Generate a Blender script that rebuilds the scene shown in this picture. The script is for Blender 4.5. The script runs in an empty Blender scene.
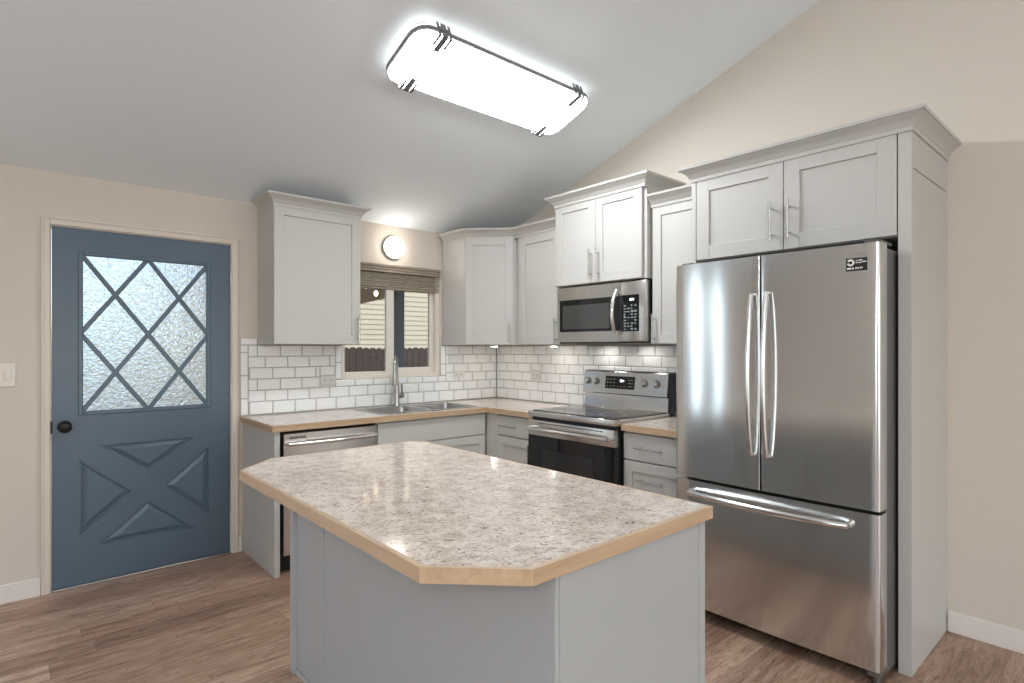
import bpy, bmesh, math, random
from mathutils import Vector, Matrix

# ---------------------------------------------------------------- camera, world, lights, exposure
scene = bpy.context.scene
COL = scene.collection
W_PX, H_PX = 1024, 683
F_PX = 570.7
cam_data = bpy.data.cameras.new('camera')
cam_data.sensor_width = 36.0
cam_data.lens = 36.0 * F_PX / W_PX
cam_data.shift_y = 6.4 / W_PX
cam_data.clip_start = 0.05
cam = bpy.data.objects.new('camera', cam_data)
cam.location = (-3.3623, -4.0334, 1.349)
cam.rotation_euler = (math.pi / 2, 0, -0.7217)
COL.objects.link(cam)
scene.camera = cam

world = bpy.data.worlds.new('world')
scene.world = world
world.use_nodes = True
wn = world.node_tree
bg = wn.nodes['Background']
sky = wn.nodes.new('ShaderNodeTexSky')
sky.sky_type = 'NISHITA'
sky.sun_disc = False
sky.sun_elevation = math.radians(48)
sky.sun_rotation = math.radians(200)
sky.air_density = 1.0
sky.dust_density = 2.0
wn.links.new(sky.outputs[0], bg.inputs[0])
bg.inputs[1].default_value = 0.21

def area_light(name, loc, rot, sx, sy, power, color):
    l = bpy.data.lights.new(name, 'AREA')
    l.shape = 'RECTANGLE'
    l.size, l.size_y = sx, sy
    l.energy = power
    l.color = color
    o = bpy.data.objects.new(name, l)
    o.location = loc
    o.rotation_euler = rot
    COL.objects.link(o)
    return o

DAY = (0.74, 0.88, 1.0)
# lamps standing in for daylight at the unseen glazing of the living side
area_light('daylight_rear_glass', (-2.0, -8.38, 1.15), (math.radians(100), 0, 0), 3.4, 1.9, 24, DAY)
area_light('side_fill_light', (-6.38, -3.9, 1.3), (math.radians(90), 0, math.radians(-90)), 1.7, 1.3, 10, DAY)  # general fill, placed at an invented side window out of view
for px_ in (-4.33, -5.03):
    area_light('daylight_patio_glass', (px_, -0.03, 1.13), (math.radians(90), 0, math.radians(180)), 0.24, 2.16, 2.6, DAY)

scene.view_settings.view_transform = 'Standard'
scene.view_settings.look = 'None'
scene.view_settings.gamma = 1.0
scene.view_settings.use_curve_mapping = False
scene.view_settings.exposure = 0.87
scene.cycles.use_denoising = True
scene.cycles.max_bounces = 10
scene.cycles.diffuse_bounces = 5
scene.cycles.glossy_bounces = 5
scene.cycles.transmission_bounces = 8
scene.cycles.transparent_max_bounces = 12
scene.cycles.caustics_reflective = False
scene.cycles.caustics_refractive = False
scene.cycles.sample_clamp_indirect = 6.0
LAMP_STRENGTH = 15.5
FILL_PENDANT_STRENGTH = 66.0
GLOBE_STRENGTH = 8.0

# ---------------------------------------------------------------- materials
def srgb(r, g, b):
    def f(c):
        c /= 255.0
        return c / 12.92 if c <= 0.04045 else ((c + 0.055) / 1.055) ** 2.4
    return (f(r), f(g), f(b), 1.0)

class Mat:
    def __init__(self, name):
        self.m = bpy.data.materials.new(name)
        self.m.use_nodes = True
        self.nt = self.m.node_tree
        self.p = self.nt.nodes['Principled BSDF']
    def node(self, t, **kw):
        n = self.nt.nodes.new(t)
        for k, v in kw.items():
            setattr(n, k, v)
        return n
    def link(self, a, b):
        self.nt.links.new(a, b)
    def coord(self, scale=(1, 1, 1), rot=(0, 0, 0)):
        tc = self.node('ShaderNodeTexCoord')
        mp = self.node('ShaderNodeMapping')
        mp.inputs['Scale'].default_value = scale
        mp.inputs['Rotation'].default_value = rot
        self.link(tc.outputs['Object'], mp.inputs['Vector'])
        return mp.outputs[0]
    def noise(self, vec, scale, detail=3, rough=0.5, dist=0.0):
        n = self.node('ShaderNodeTexNoise')
        n.inputs['Scale'].default_value = scale
        n.inputs['Detail'].default_value = detail
        n.inputs['Roughness'].default_value = rough
        n.inputs['Distortion'].default_value = dist
        self.link(vec, n.inputs['Vector'])
        return n.outputs[0]
    def ramp(self, fac, stops):
        r = self.node('ShaderNodeValToRGB')
        e = r.color_ramp.elements
        while len(e) < len(stops):
            e.new(0.5)
        for el, (pos, col) in zip(e, stops):
            el.position = pos
            el.color = col
        self.link(fac, r.inputs[0])
        return r.outputs[0]
    def mix(self, fac, a, b, blend='MIX'):
        n = self.node('ShaderNodeMix', data_type='RGBA', blend_type=blend)
        for sock, v in ((n.inputs[0], fac), (n.inputs[6], a), (n.inputs[7], b)):
            if isinstance(v, (int, float)):
                sock.default_value = v
            elif isinstance(v, tuple):
                sock.default_value = v
            else:
                self.link(v, sock)
        return n.outputs[2]
    def bump(self, h, strength, dist=0.002):
        b = self.node('ShaderNodeBump')
        b.inputs['Strength'].default_value = strength
        b.inputs['Distance'].default_value = dist
        self.link(h, b.inputs['Height'])
        self.link(b.outputs[0], self.p.inputs['Normal'])

def plain(name, col, rough=0.5, metal=0.0, bump=0.0, bscale=60, spec=0.5, var=0.0):
    m = Mat(name)
    m.p.inputs['Base Color'].default_value = col
    m.p.inputs['Roughness'].default_value = rough
    m.p.inputs['Metallic'].default_value = metal
    m.p.inputs['Specular IOR Level'].default_value = spec
    v = m.coord()
    n = m.noise(v, bscale, 3)
    if bump:
        m.bump(n, bump, 0.001)
    if var:
        d = tuple(c * (1 - var) for c in col[:3]) + (1,)
        big = m.noise(v, 6, 4)
        m.link(m.mix(big, d, col), m.p.inputs['Base Color'])
    return m.m

def emitter(name, col, strength):
    m = Mat(name)
    m.p.inputs['Base Color'].default_value = (0.9, 0.9, 0.9, 1)
    m.p.inputs['Emission Color'].default_value = col
    m.p.inputs['Emission Strength'].default_value = strength
    m.p.inputs['Roughness'].default_value = 0.3
    return m.m

def steel(name, col, rough, vertical=True, aniso=0.0):
    m = Mat(name)
    m.p.inputs['Base Color'].default_value = col
    m.p.inputs['Metallic'].default_value = 1.0
    v = m.coord((1, 1, 60) if not vertical else (60, 60, 1))
    n = m.noise(v, 14, 2)
    m.link(m.ramp(n, [(0.2, (rough * 0.9,) * 3 + (1,)), (0.8, (rough * 1.1,) * 3 + (1,))]), m.p.inputs['Roughness'])
    if aniso:
        tg = m.node('ShaderNodeTangent', direction_type='RADIAL', axis='Z')
        m.p.inputs['Anisotropic'].default_value = aniso
        m.p.inputs['Anisotropic Rotation'].default_value = 0.25
        m.link(tg.outputs[0], m.p.inputs['Tangent'])
    m.bump(n, 0.012, 0.0005)
    return m.m

def glass_clear(name, tint=(1, 1, 1, 1), fac=0.10, rough=0.0):
    m = Mat(name)
    nt = m.nt
    tr = m.node('ShaderNodeBsdfTransparent')
    tr.inputs[0].default_value = tint
    gl = m.node('ShaderNodeBsdfGlossy')
    gl.inputs['Roughness'].default_value = rough
    lw = m.node('ShaderNodeLayerWeight')
    lw.inputs[0].default_value = 0.25
    mx = m.node('ShaderNodeMixShader')
    m.link(lw.outputs['Fresnel'], mx.inputs[0])
    m.link(tr.outputs[0], mx.inputs[1])
    m.link(gl.outputs[0], mx.inputs[2])
    m.link(mx.outputs[0], nt.nodes['Material Output'].inputs[0])
    return m.m

def make_floor():
    m = Mat('plank_floor')
    tc = m.node('ShaderNodeTexCoord')
    sep = m.node('ShaderNodeSeparateXYZ')
    m.link(tc.outputs['Object'], sep.inputs[0])
    def math_(op, a, b=None):
        n = m.node('ShaderNodeMath', operation=op)
        for i, v in enumerate((a, b)):
            if v is None:
                continue
            if isinstance(v, (int, float)):
                n.inputs[i].default_value = v
            else:
                m.link(v, n.inputs[i])
        return n.outputs[0]
    yr = math_('DIVIDE', sep.outputs[1], 0.15)
    row = math_('FLOOR', yr)
    wn1 = m.node('ShaderNodeTexWhiteNoise', noise_dimensions='1D')
    m.link(row, wn1.inputs['W'])
    xr = math_('ADD', math_('DIVIDE', sep.outputs[0], 1.22), wn1.outputs['Value'])
    col = math_('FLOOR', xr)
    cmb = m.node('ShaderNodeCombineXYZ')
    m.link(row, cmb.inputs[0])
    m.link(col, cmb.inputs[1])
    wn2 = m.node('ShaderNodeTexWhiteNoise', noise_dimensions='2D')
    m.link(cmb.outputs[0], wn2.inputs['Vector'])
    plank = m.ramp(wn2.outputs['Value'], [(0.0, srgb(150, 120, 101)), (0.3, srgb(208, 178, 157)), (0.6, srgb(178, 146, 125)), (1.0, srgb(216, 188, 168))])
    add = m.node('ShaderNodeVectorMath', operation='MULTIPLY_ADD')
    m.link(wn2.outputs['Color'], add.inputs[0])
    add.inputs[1].default_value = (17.3, 9.1, 5.0)
    m.link(tc.outputs['Object'], add.inputs[2])
    def stretched(scale, ns, det, rough, dist):
        mp = m.node('ShaderNodeMapping')
        mp.inputs['Scale'].default_value = scale
        m.link(add.outputs[0], mp.inputs['Vector'])
        return m.noise(mp.outputs[0], ns, det, rough, dist)
    g = stretched((1.2, 12, 1), 2.2, 7, 0.65, 1.3)
    c = m.mix(0.85, plank, m.ramp(g, [(0.28, srgb(140, 118, 104)), (0.45, srgb(216, 206, 198)), (0.60, srgb(255, 255, 255)), (0.76, srgb(190, 172, 160))]), 'MULTIPLY')
    g2 = stretched((5, 110, 1), 3, 4, 0.6, 0.2)
    c = m.mix(0.7, c, m.ramp(g2, [(0.32, srgb(170, 152, 140)), (0.58, srgb(255, 255, 255))]), 'MULTIPLY')
    g3 = stretched((9, 42, 1), 2.6, 3, 0.6, 0.8)
    c = m.mix(0.75, c, m.ramp(g3, [(0.30, srgb(120, 96, 82)), (0.39, srgb(255, 255, 255))]), 'MULTIPLY')
    fy = math_('FRACT', yr)
    fx = math_('FRACT', xr)
    gap = math_('MAXIMUM', math_('LESS_THAN', fy, 0.012), math_('LESS_THAN', fx, 0.0012))
    c = m.mix(math_('MULTIPLY', gap, 0.6), c, srgb(84, 66, 56))
    m.link(c, m.p.inputs['Base Color'])
    m.p.inputs['Roughness'].default_value = 0.36
    m.bump(g2, 0.10, 0.001)
    return m.m

def make_laminate():
    m = Mat('speckled_laminate')
    v = m.coord((1, 1, 1), (0, 0, 0.5))
    base = m.ramp(m.noise(v, 22, 5, 0.6, 0.6), [(0.3, srgb(196, 177, 164)), (0.5, srgb(218, 202, 189)), (0.68, srgb(232, 220, 210))])
    warp = m.node('ShaderNodeMapping')
    warp.inputs['Scale'].default_value = (1.0, 2.0, 1)
    m.link(v, warp.inputs['Vector'])
    fl = m.noise(warp.outputs[0], 60, 4, 0.62, 1.6)
    mask = m.ramp(fl, [(0.38, (1, 1, 1, 1)), (0.43, (0, 0, 0, 1))])
    c = m.mix(mask, base, srgb(98, 88, 84))
    fl2 = m.noise(warp.outputs[0], 46, 6, 0.7, 2.2)
    mask2 = m.ramp(fl2, [(0.58, (0, 0, 0, 1)), (0.66, (1, 1, 1, 1))])
    c = m.mix(mask2, c, srgb(146, 134, 128))
    fl3 = m.noise(v, 90, 3, 0.5, 0.5)
    c = m.mix(m.ramp(fl3, [(0.62, (0, 0, 0, 1)), (0.72, (0.8, 0.8, 0.8, 1))]), c, srgb(246, 240, 234))
    m.link(c, m.p.inputs['Base Color'])
    m.p.inputs['Roughness'].default_value = 0.11
    m.p.inputs['Specular IOR Level'].default_value = 0.7
    m.bump(m.noise(v, 70, 3), 0.03, 0.001)
    return m.m

def make_wood(name, a, b, rough=0.45, axis=0, scale=1.0):
    m = Mat(name)
    s = [28 * scale] * 3
    s[axis] = 1.6 * scale
    v = m.coord(tuple(s))
    n = m.noise(v, 1.6, 5, 0.6, 0.7)
    m.link(m.ramp(n, [(0.3, a), (0.7, b)]), m.p.inputs['Base Color'])
    m.p.inputs['Roughness'].default_value = rough
    return m.m

def make_rain_glass():
    m = Mat('pebbled_privacy_glass')
    m.p.inputs['Base Color'].default_value = (0.91, 0.965, 1.0, 1)
    m.p.inputs['Transmission Weight'].default_value = 1.0
    m.p.inputs['Roughness'].default_value = 0.22
    m.p.inputs['IOR'].default_value = 1.45
    v = m.coord()
    n = m.noise(v, 46, 3, 0.55, 0.8)
    m.bump(n, 0.9, 0.01)
    return m.m

def make_siding():
    m = Mat('lap_siding')
    m.link(m.mix(m.noise(m.coord(), 3, 2), srgb(190, 181, 152), srgb(200, 192, 165)), m.p.inputs['Base Color'])
    m.p.inputs['Roughness'].default_value = 0.6
    return m.m

def make_blind():
    m = Mat('woven_blind')
    v = m.coord((1, 1, 1))
    n = m.noise(m.coord((6, 6, 130)), 3, 3, 0.6)
    n2 = m.noise(v, 300, 2)
    c = m.ramp(n, [(0.3, srgb(122, 112, 98)), (0.7, srgb(178, 168, 150))])
    m.link(c, m.p.inputs['Base Color'])
    m.p.inputs['Roughness'].default_value = 0.8
    m.bump(n2, 0.3, 0.002)
    return m.m

M = {}
M['cab'] = plain('grey_cabinet_paint', srgb(197, 194, 189), 0.38, var=0.02)
M['cab_in'] = plain('cabinet_shadow_gap', srgb(70, 68, 66), 0.7)
M['island'] = plain('grey_island_paint', srgb(176, 178, 178), 0.4, var=0.02)
M['wall'] = plain('beige_wall_paint', srgb(216, 206, 194), 0.75, bump=0.08, bscale=140)
M['ceil'] = plain('ceiling_paint', srgb(240, 246, 249), 0.8, bump=0.06, bscale=120)
M['trim'] = plain('cream_trim_paint', srgb(222, 211, 199), 0.4)
M['base'] = plain('white_baseboard_paint', srgb(232, 225, 219), 0.4)
M['vinyl'] = plain('white_vinyl', srgb(232, 224, 212), 0.4)
M['floor'] = make_floor()
M['lam'] = make_laminate()
M['edge_x'] = make_wood('maple_edge_long_x', srgb(180, 150, 120), srgb(202, 173, 142), 0.4, 0)
M['edge_y'] = make_wood('maple_edge_long_y', srgb(180, 150, 120), srgb(202, 173, 142), 0.4, 1)
M['tile'] = plain('glossy_white_tile', srgb(246, 246, 245), 0.10, spec=0.6)
M['grout'] = plain('grey_grout', srgb(172, 169, 164), 0.8)
M['steel'] = steel('brushed_steel_vertical', (0.70, 0.72, 0.73, 1), 0.145, True, 0.8)
M['steel_h'] = steel('brushed_steel_horizontal', (0.66, 0.635, 0.605, 1), 0.25, False)
M['steel_side'] = plain('grey_appliance_side', srgb(120, 118, 116), 0.45, 0.6)
M['faucet'] = steel('dark_satin_nickel', (0.40, 0.395, 0.38, 1), 0.26, True)
M['nickel'] = steel('satin_nickel', (0.56, 0.55, 0.53, 1), 0.24, True)
M['chrome'] = steel('bright_steel_bar', (0.80, 0.79, 0.77, 1), 0.16, True)
M['black'] = plain('black_enamel', (0.012, 0.012, 0.012, 1), 0.35)
M['black_gloss'] = plain('black_glass', (0.010, 0.010, 0.010, 1), 0.06, spec=0.5)
M['mw_glass'] = plain('grey_screened_glass', (0.055, 0.055, 0.053, 1), 0.12, spec=0.8)
M['oven_glass'] = plain('tinted_oven_glass', (0.022, 0.022, 0.021, 1), 0.10)
M['cooktop'] = plain('ceramic_cooktop', (0.03, 0.03, 0.03, 1), 0.08, spec=1.0)
M['ring'] = plain('burner_ring_print', srgb(150, 150, 150), 0.3)
M['white_mark'] = plain('white_marking', srgb(225, 225, 220), 0.5)
M['grey_mark'] = plain('grey_marking', srgb(150, 150, 148), 0.5)
M['door'] = plain('slate_blue_door_paint', srgb(90, 107, 122), 0.30, bump=0.05, bscale=30, var=0.10)
M['bronze'] = plain('dark_bronze', (0.018, 0.016, 0.015, 1), 0.3, 0.7)
M['rain'] = make_rain_glass()
M['pane'] = glass_clear('clear_pane')
M['lamp'] = emitter('lit_acrylic_diffuser', (0.91, 0.965, 1.0, 1), LAMP_STRENGTH)
M['lamp_rim'] = emitter('dim_acrylic_rim', (0.91, 0.965, 1.0, 1), 1.1)
M['globe'] = emitter('lit_opal_globe', (1.0, 0.93, 0.83, 1), GLOBE_STRENGTH)
M['fill_pendant'] = emitter('fill_pendant_glass', (0.91, 0.965, 1.0, 1), FILL_PENDANT_STRENGTH)  # emission of the added fill lamp behind the camera
M['puck'] = emitter('lit_puck_lens', (1.0, 0.95, 0.88, 1), 42.0)
M['bulb'] = emitter('warm_string_bulb', (1.0, 0.85, 0.6, 1), 4.0)
M['display'] = emitter('lit_clock_digits', (0.8, 0.95, 1.0, 1), 1.6)
M['switch'] = plain('ivory_plastic', srgb(232, 224, 214), 0.35)
M['plate'] = plain('white_plastic', srgb(224, 222, 218), 0.3)
M['blind'] = make_blind()
M['valance'] = make_wood('taupe_valance_wood', srgb(140, 128, 114), srgb(168, 156, 140), 0.55, 0)
M['siding'] = make_siding()
M['fence'] = make_wood('weathered_fence_wood', srgb(58, 48, 41), srgb(78, 66, 56), 0.8, 2)
M['porchwood'] = make_wood('brown_porch_wood', srgb(150, 126, 102), srgb(176, 150, 124), 0.7, 0)
M['post'] = plain('blue_grey_post_paint', srgb(88, 92, 96), 0.5)
M['concrete'] = plain('patio_concrete', srgb(150, 146, 140), 0.8, var=0.15)
M['clip'] = plain('dark_nickel_clip', (0.22, 0.22, 0.22, 1), 0.5, 0.2)
M['sinksteel'] = steel('satin_sink_steel', (0.40, 0.39, 0.38, 1), 0.3, False)

# ---------------------------------------------------------------- mesh helpers
ID = Matrix.Identity(4)
FB = Matrix(((1, 0, 0, 0), (0, -1, 0, 0), (0, 0, 1, 0), (0, 0, 0, 1)))       # back wall: a = x, b = distance from wall
FR = Matrix(((0, -1, 0, 0), (-1, 0, 0, 0), (0, 0, 1, 0), (0, 0, 0, 1)))      # right wall: a = -y, b = distance from wall

class MB:
    def __init__(self, F=ID):
        self.bm = bmesh.new()
        self.F = F
    def _merge(self, t):
        bmesh.ops.recalc_face_normals(t, faces=t.faces[:])
        t.transform(self.F)
        if self.F.to_3x3().determinant() < 0:
            bmesh.ops.reverse_faces(t, faces=t.faces[:])
        me = bpy.data.meshes.new('tmp')
        t.to_mesh(me)
        t.free()
        self.bm.from_mesh(me)
        bpy.data.meshes.remove(me)
        return self
    def box(self, a0, a1, b0, b1, z0, z1, bev=0.0, seg=1, rot=None):
        t = bmesh.new()
        bmesh.ops.create_cube(t, size=1)
        c = Vector(((a0 + a1) / 2, (b0 + b1) / 2, (z0 + z1) / 2))
        for v in t.verts:
            v.co = Vector((v.co.x * abs(a1 - a0), v.co.y * abs(b1 - b0), v.co.z * abs(z1 - z0)))
        if bev > 0:
            bmesh.ops.bevel(t, geom=t.edges[:], offset=bev, segments=seg, affect='EDGES', profile=0.5)
        if rot is not None:
            t.transform(rot)
        t.transform(Matrix.Translation(c))
        return self._merge(t)
    def prism(self, poly, lo, hi, axis='z', bev=0.0):
        """polygon extruded along axis; poly coords are the other two axes in order"""
        t = bmesh.new()
        def P(p, h):
            return {'z': (p[0], p[1], h), 'b': (p[0], h, p[1]), 'a': (h, p[0], p[1])}[axis]
        v0 = [t.verts.new(P(p, lo)) for p in poly]
        v1 = [t.verts.new(P(p, hi)) for p in poly]
        n = len(poly)
        t.faces.new(v0)
        t.faces.new(v1)
        for i in range(n):
            t.faces.new((v0[i], v0[(i + 1) % n], v1[(i + 1) % n], v1[i]))
        if bev:
            bmesh.ops.recalc_face_normals(t, faces=t.faces[:])
            bmesh.ops.bevel(t, geom=t.edges[:], offset=bev, segments=1, affect='EDGES')
        return self._merge(t)
    def plate(self, outer, holes, lo, hi, axis='z'):
        t = bmesh.new()
        def P(p, h):
            return {'z': (p[0], p[1], h), 'b': (p[0], h, p[1]), 'a': (h, p[0], p[1])}[axis]
        edges = []
        for loop in [outer] + holes:
            vs = [t.verts.new(P(p, lo)) for p in loop]
            edges += [t.edges.new((vs[i], vs[(i + 1) % len(vs)])) for i in range(len(vs))]
        bmesh.ops.triangle_fill(t, use_beauty=True, use_dissolve=False, edges=edges)
        r = bmesh.ops.extrude_face_region(t, geom=t.faces[:])
        d = {'z': Vector((0, 0, hi - lo)), 'b': Vector((0, hi - lo, 0)), 'a': Vector((hi - lo, 0, 0))}[axis]
        for g in r['geom']:
            if isinstance(g, bmesh.types.BMVert):
                g.co += d
        return self._merge(t)
    def frustum(self, p0, h0, p1, h1, axis='b'):
        t = bmesh.new()
        def P(p, h):
            return {'z': (p[0], p[1], h), 'b': (p[0], h, p[1]), 'a': (h, p[0], p[1])}[axis]
        v0 = [t.verts.new(P(p, h0)) for p in p0]
        v1 = [t.verts.new(P(p, h1)) for p in p1]
        n = len(p0)
        t.faces.new(v0)
        t.faces.new(v1)
        for i in range(n):
            t.faces.new((v0[i], v0[(i + 1) % n], v1[(i + 1) % n], v1[i]))
        return self._merge(t)
    def tube(self, pts, r, seg=12, cap=True):
        t = bmesh.new()
        pts = [Vector(p) for p in pts]
        rs = r if isinstance(r, (list, tuple)) else [r] * len(pts)
        rings = []
        up = None
        for i, p in enumerate(pts):
            d = (pts[min(i + 1, len(pts) - 1)] - pts[max(i - 1, 0)]).normalized()
            if up is None:
                up = Vector((0, 0, 1)) if abs(d.z) < 0.9 else Vector((1, 0, 0))
            x = d.cross(up).normalized()
            y = x.cross(d).normalized()
            up = y
            rings.append([t.verts.new(p + (x * math.cos(k * 2 * math.pi / seg) + y * math.sin(k * 2 * math.pi / seg)) * rs[i]) for k in range(seg)])
        for a, b in zip(rings, rings[1:]):
            for k in range(seg):
                t.faces.new((a[k], a[(k + 1) % seg], b[(k + 1) % seg], b[k]))
        if cap:
            t.faces.new(rings[0])
            t.faces.new(rings[-1])
        return self._merge(t)
    def lathe(self, prof, origin, axis, seg=24):
        """prof: list of (radius, height along axis)"""
        t = bmesh.new()
        o = Vector(origin)
        ax = Vector(axis).normalized()
        x = ax.orthogonal().normalized()
        y = ax.cross(x)
        rings = []
        for r, h in prof:
            if r < 1e-6:
                rings.append([t.verts.new(o + ax * h)])
            else:
                rings.append([t.verts.new(o + ax * h + (x * math.cos(k * 2 * math.pi / seg) + y * math.sin(k * 2 * math.pi / seg)) * r) for k in range(seg)])
        for a, b in zip(rings, rings[1:]):
            for k in range(seg):
                k2 = (k + 1) % seg
                if len(a) == 1 and len(b) == 1:
                    continue
                if len(a) == 1:
                    t.faces.new((a[0], b[k], b[k2]))
                elif len(b) == 1:
                    t.faces.new((a[k], a[k2], b[0]))
                else:
                    t.faces.new((a[k], a[k2], b[k2], b[k]))
        for rg in (rings[0], rings[-1]):
            if len(rg) > 2:
                t.faces.new(rg)
        return self._merge(t)
    def crown(self, path, prof, side=1):
        """mitred moulding along an open path of (x, y); prof (out, z) closed polygon; side = +1 outward is to the right of travel"""
        t = bmesh.new()
        P = [Vector(p) for p in path]
        n = len(P)
        dirs = [(P[i + 1] - P[i]).normalized() for i in range(n - 1)]
        nor = [Vector((d.y, -d.x)) * side for d in dirs]
        offs = []
        for i in range(n):
            if i == 0:
                offs.append(nor[0])
            elif i == n - 1:
                offs.append(nor[-1])
            else:
                m = (nor[i - 1] + nor[i]).normalized()
                offs.append(m / max(0.2, m.dot(nor[i])))
        rings = []
        for p, o in zip(P, offs):
            rings.append([t.verts.new((p.x + o.x * q[0], p.y + o.y * q[0], q[1])) for q in prof])
        k = len(prof)
        for a, b in zip(rings, rings[1:]):
            for i in range(k):
                t.faces.new((a[i], a[(i + 1) % k], b[(i + 1) % k], b[i]))
        t.faces.new(rings[0])
        t.faces.new(rings[-1])
        return self._merge(t)
    def build(self, name, mat, parent=None, smooth=True, angle=32):
        bm = self.bm
        if smooth:
            for f in bm.faces:
                f.smooth = True
            lim = math.radians(angle)
            for e in bm.edges:
                e.smooth = len(e.link_faces) == 2 and e.calc_face_angle(0) < lim
        me = bpy.data.meshes.new(name)
        bm.to_mesh(me)
        bm.free()
        me.materials.append(mat)
        o = bpy.data.objects.new(name, me)
        COL.objects.link(o)
        if parent is not None:
            o.parent = parent
            loc = Vector((0, 0, 0))
            p = parent
            while p is not None:
                loc += p.location
                p = p.parent
            o.location = -loc
        return o

def tag(o, label, cat, group=None, kind=None):
    o['label'] = label
    o['category'] = cat
    if group:
        o['group'] = group
    if kind:
        o['kind'] = kind
    return o

def thing(name, label, cat, loc, group=None, kind=None):
    o = bpy.data.objects.new(name, None)
    o.empty_display_size = 0.1
    COL.objects.link(o)
    o.location = loc
    return tag(o, label, cat, group, kind)

def struct(mb, name, mat, label, cat):
    return tag(mb.build(name, mat), label, cat, kind='structure')

# ---------------------------------------------------------------- room shell
XL, YF, RIDGE = -6.5, -8.5, -4.4
CZ, SL = 2.32, 0.341
def ceil_z(y):
    return CZ - SL * y if y > RIDGE else CZ - SL * RIDGE - SL * (RIDGE - y)
T = 0.12
mb = MB()
mb.box(XL - T, 0.0 + T, YF - T, 0.0 + T, -0.10, 0.0)
struct(mb, 'floor', M['floor'], 'brown wood plank floor running across the whole kitchen', 'floor')

mb = MB()
zr, zf = ceil_z(RIDGE), ceil_z(YF)
mb.prism([(T, CZ - SL * T), (RIDGE, zr), (YF - T, zf - SL * T), (YF - T, zf - SL * T + 0.14), (RIDGE, zr + 0.14), (T, CZ - SL * T + 0.14)], XL - T, T, 'a')
struct(mb, 'ceiling', M['ceil'], 'pale sloping vaulted ceiling rising from the window wall', 'ceiling')

DOOR_X0, DOOR_X1, DOOR_H = -3.190, -2.274, 2.022
WIN = (-1.505, -0.622, 1.112, 2.008)
PATIO = (-5.32, -4.05, 2.22)
mb = MB()
outer = [(XL, 0), (PATIO[0], 0), (PATIO[0], PATIO[2]), (PATIO[1], PATIO[2]), (PATIO[1], 0), (DOOR_X0 - .012, 0), (DOOR_X0 - .012, DOOR_H + .012),
         (DOOR_X1 + .012, DOOR_H + .012), (DOOR_X1 + .012, 0), (0, 0), (0, CZ), (XL, CZ)]
hole = [(WIN[0], WIN[2]), (WIN[1], WIN[2]), (WIN[1], WIN[3]), (WIN[0], WIN[3])]
mb.plate(outer, [hole], 0, T, 'b')
struct(mb, 'wall_back', M['wall'], 'beige wall holding the blue door and the sink window', 'wall')

def gable(y0, y1):
    return [(y0, 0), (y0, ceil_z(y0)), (RIDGE, zr), (y1, ceil_z(y1)), (y1, 0)]
mb = MB()
mb.prism(gable(0, YF), 0, T, 'a')
struct(mb, 'wall_right', M['wall'], 'tall beige gable wall behind the range and refrigerator', 'wall')
mb = MB()
SW = (-4.8, -3.0, 0.6, 2.0)
mb.plate(gable(0, YF), [[(SW[0], SW[2]), (SW[1], SW[2]), (SW[1], SW[3]), (SW[0], SW[3])]], XL - T, XL, 'a')
struct(mb, 'wall_left', M['wall'], 'beige gable wall on the living side with one wide added window', 'wall')
mb = MB()
RG = (-3.8, -0.2, 0.1, 2.1)
mb.plate([(XL, 0), (0, 0), (0, zf), (XL, zf)], [[(RG[0], RG[2]), (RG[1], RG[2]), (RG[1], RG[3]), (RG[0], RG[3])]], YF - T, YF, 'b')
struct(mb, 'wall_front', M['wall'], 'beige wall opposite the sink window with wide glazing', 'wall')

# plain glazed openings out of the photograph's sight (they only light and reflect)
def glazing(idx, rect, axis, pos, label, bars):
    t = thing('window_%d' % idx, label, 'window', (0, 0, 0), kind='structure')
    u0, u1, z0, z1 = rect
    m = MB()
    def bx(a0, a1, c0, c1, d):
        if axis == 'x':
            m.box(a0, a1, pos - d, pos + d, c0, c1, .003)
        else:
            m.box(pos - d, pos + d, a0, a1, c0, c1, .003)
    f = .06
    bx(u0, u1, z0, z0 + f, .04)
    bx(u0, u1, z1 - f, z1, .04)
    bx(u0, u0 + f, z0 + f, z1 - f, .04)
    bx(u1 - f, u1, z0 + f, z1 - f, .04)
    for k in range(1, bars):
        c = u0 + (u1 - u0) * k / bars
        bx(c - f / 2, c + f / 2, z0 + f, z1 - f, .035)
    m.build('window_frame', M['vinyl'], t)
glazing(2, (PATIO[0], PATIO[1], 0.0, PATIO[2]), 'x', T / 2, 'white framed patio glazing on the far end of the sink wall', 2)
glazing(3, SW, 'y', XL - T / 2, 'white framed unseen window added to the living side wall for fill light', 2)
glazing(4, RG, 'x', YF - T / 2, 'white framed glazing opposite the sink', 3)

# baseboards
def baseboard(name, mb, label):
    struct(mb, name, M['base'], label, 'baseboard')
mb = MB(FB)
mb.box(PATIO[1] + .01, -3.236, 0, .014, 0, .10, .003)
baseboard('baseboard_back', mb, 'white baseboard left of the blue door')
mb = MB(FB)
mb.box(-2.228, -2.206, 0, .014, 0, .10, .003)
baseboard('baseboard_back_short', mb, 'short white baseboard piece between blue door and base cabinets')
mb = MB(FR)
mb.box(3.364, -YF, 0, .014, 0, .10, .003)
baseboard('baseboard_right', mb, 'white baseboard right of the refrigerator side panel')
mb = MB()
mb.box(XL, XL + .014, YF, -.02, 0, .10, .003)
baseboard('baseboard_left', mb, 'white baseboard along the living side wall')

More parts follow.
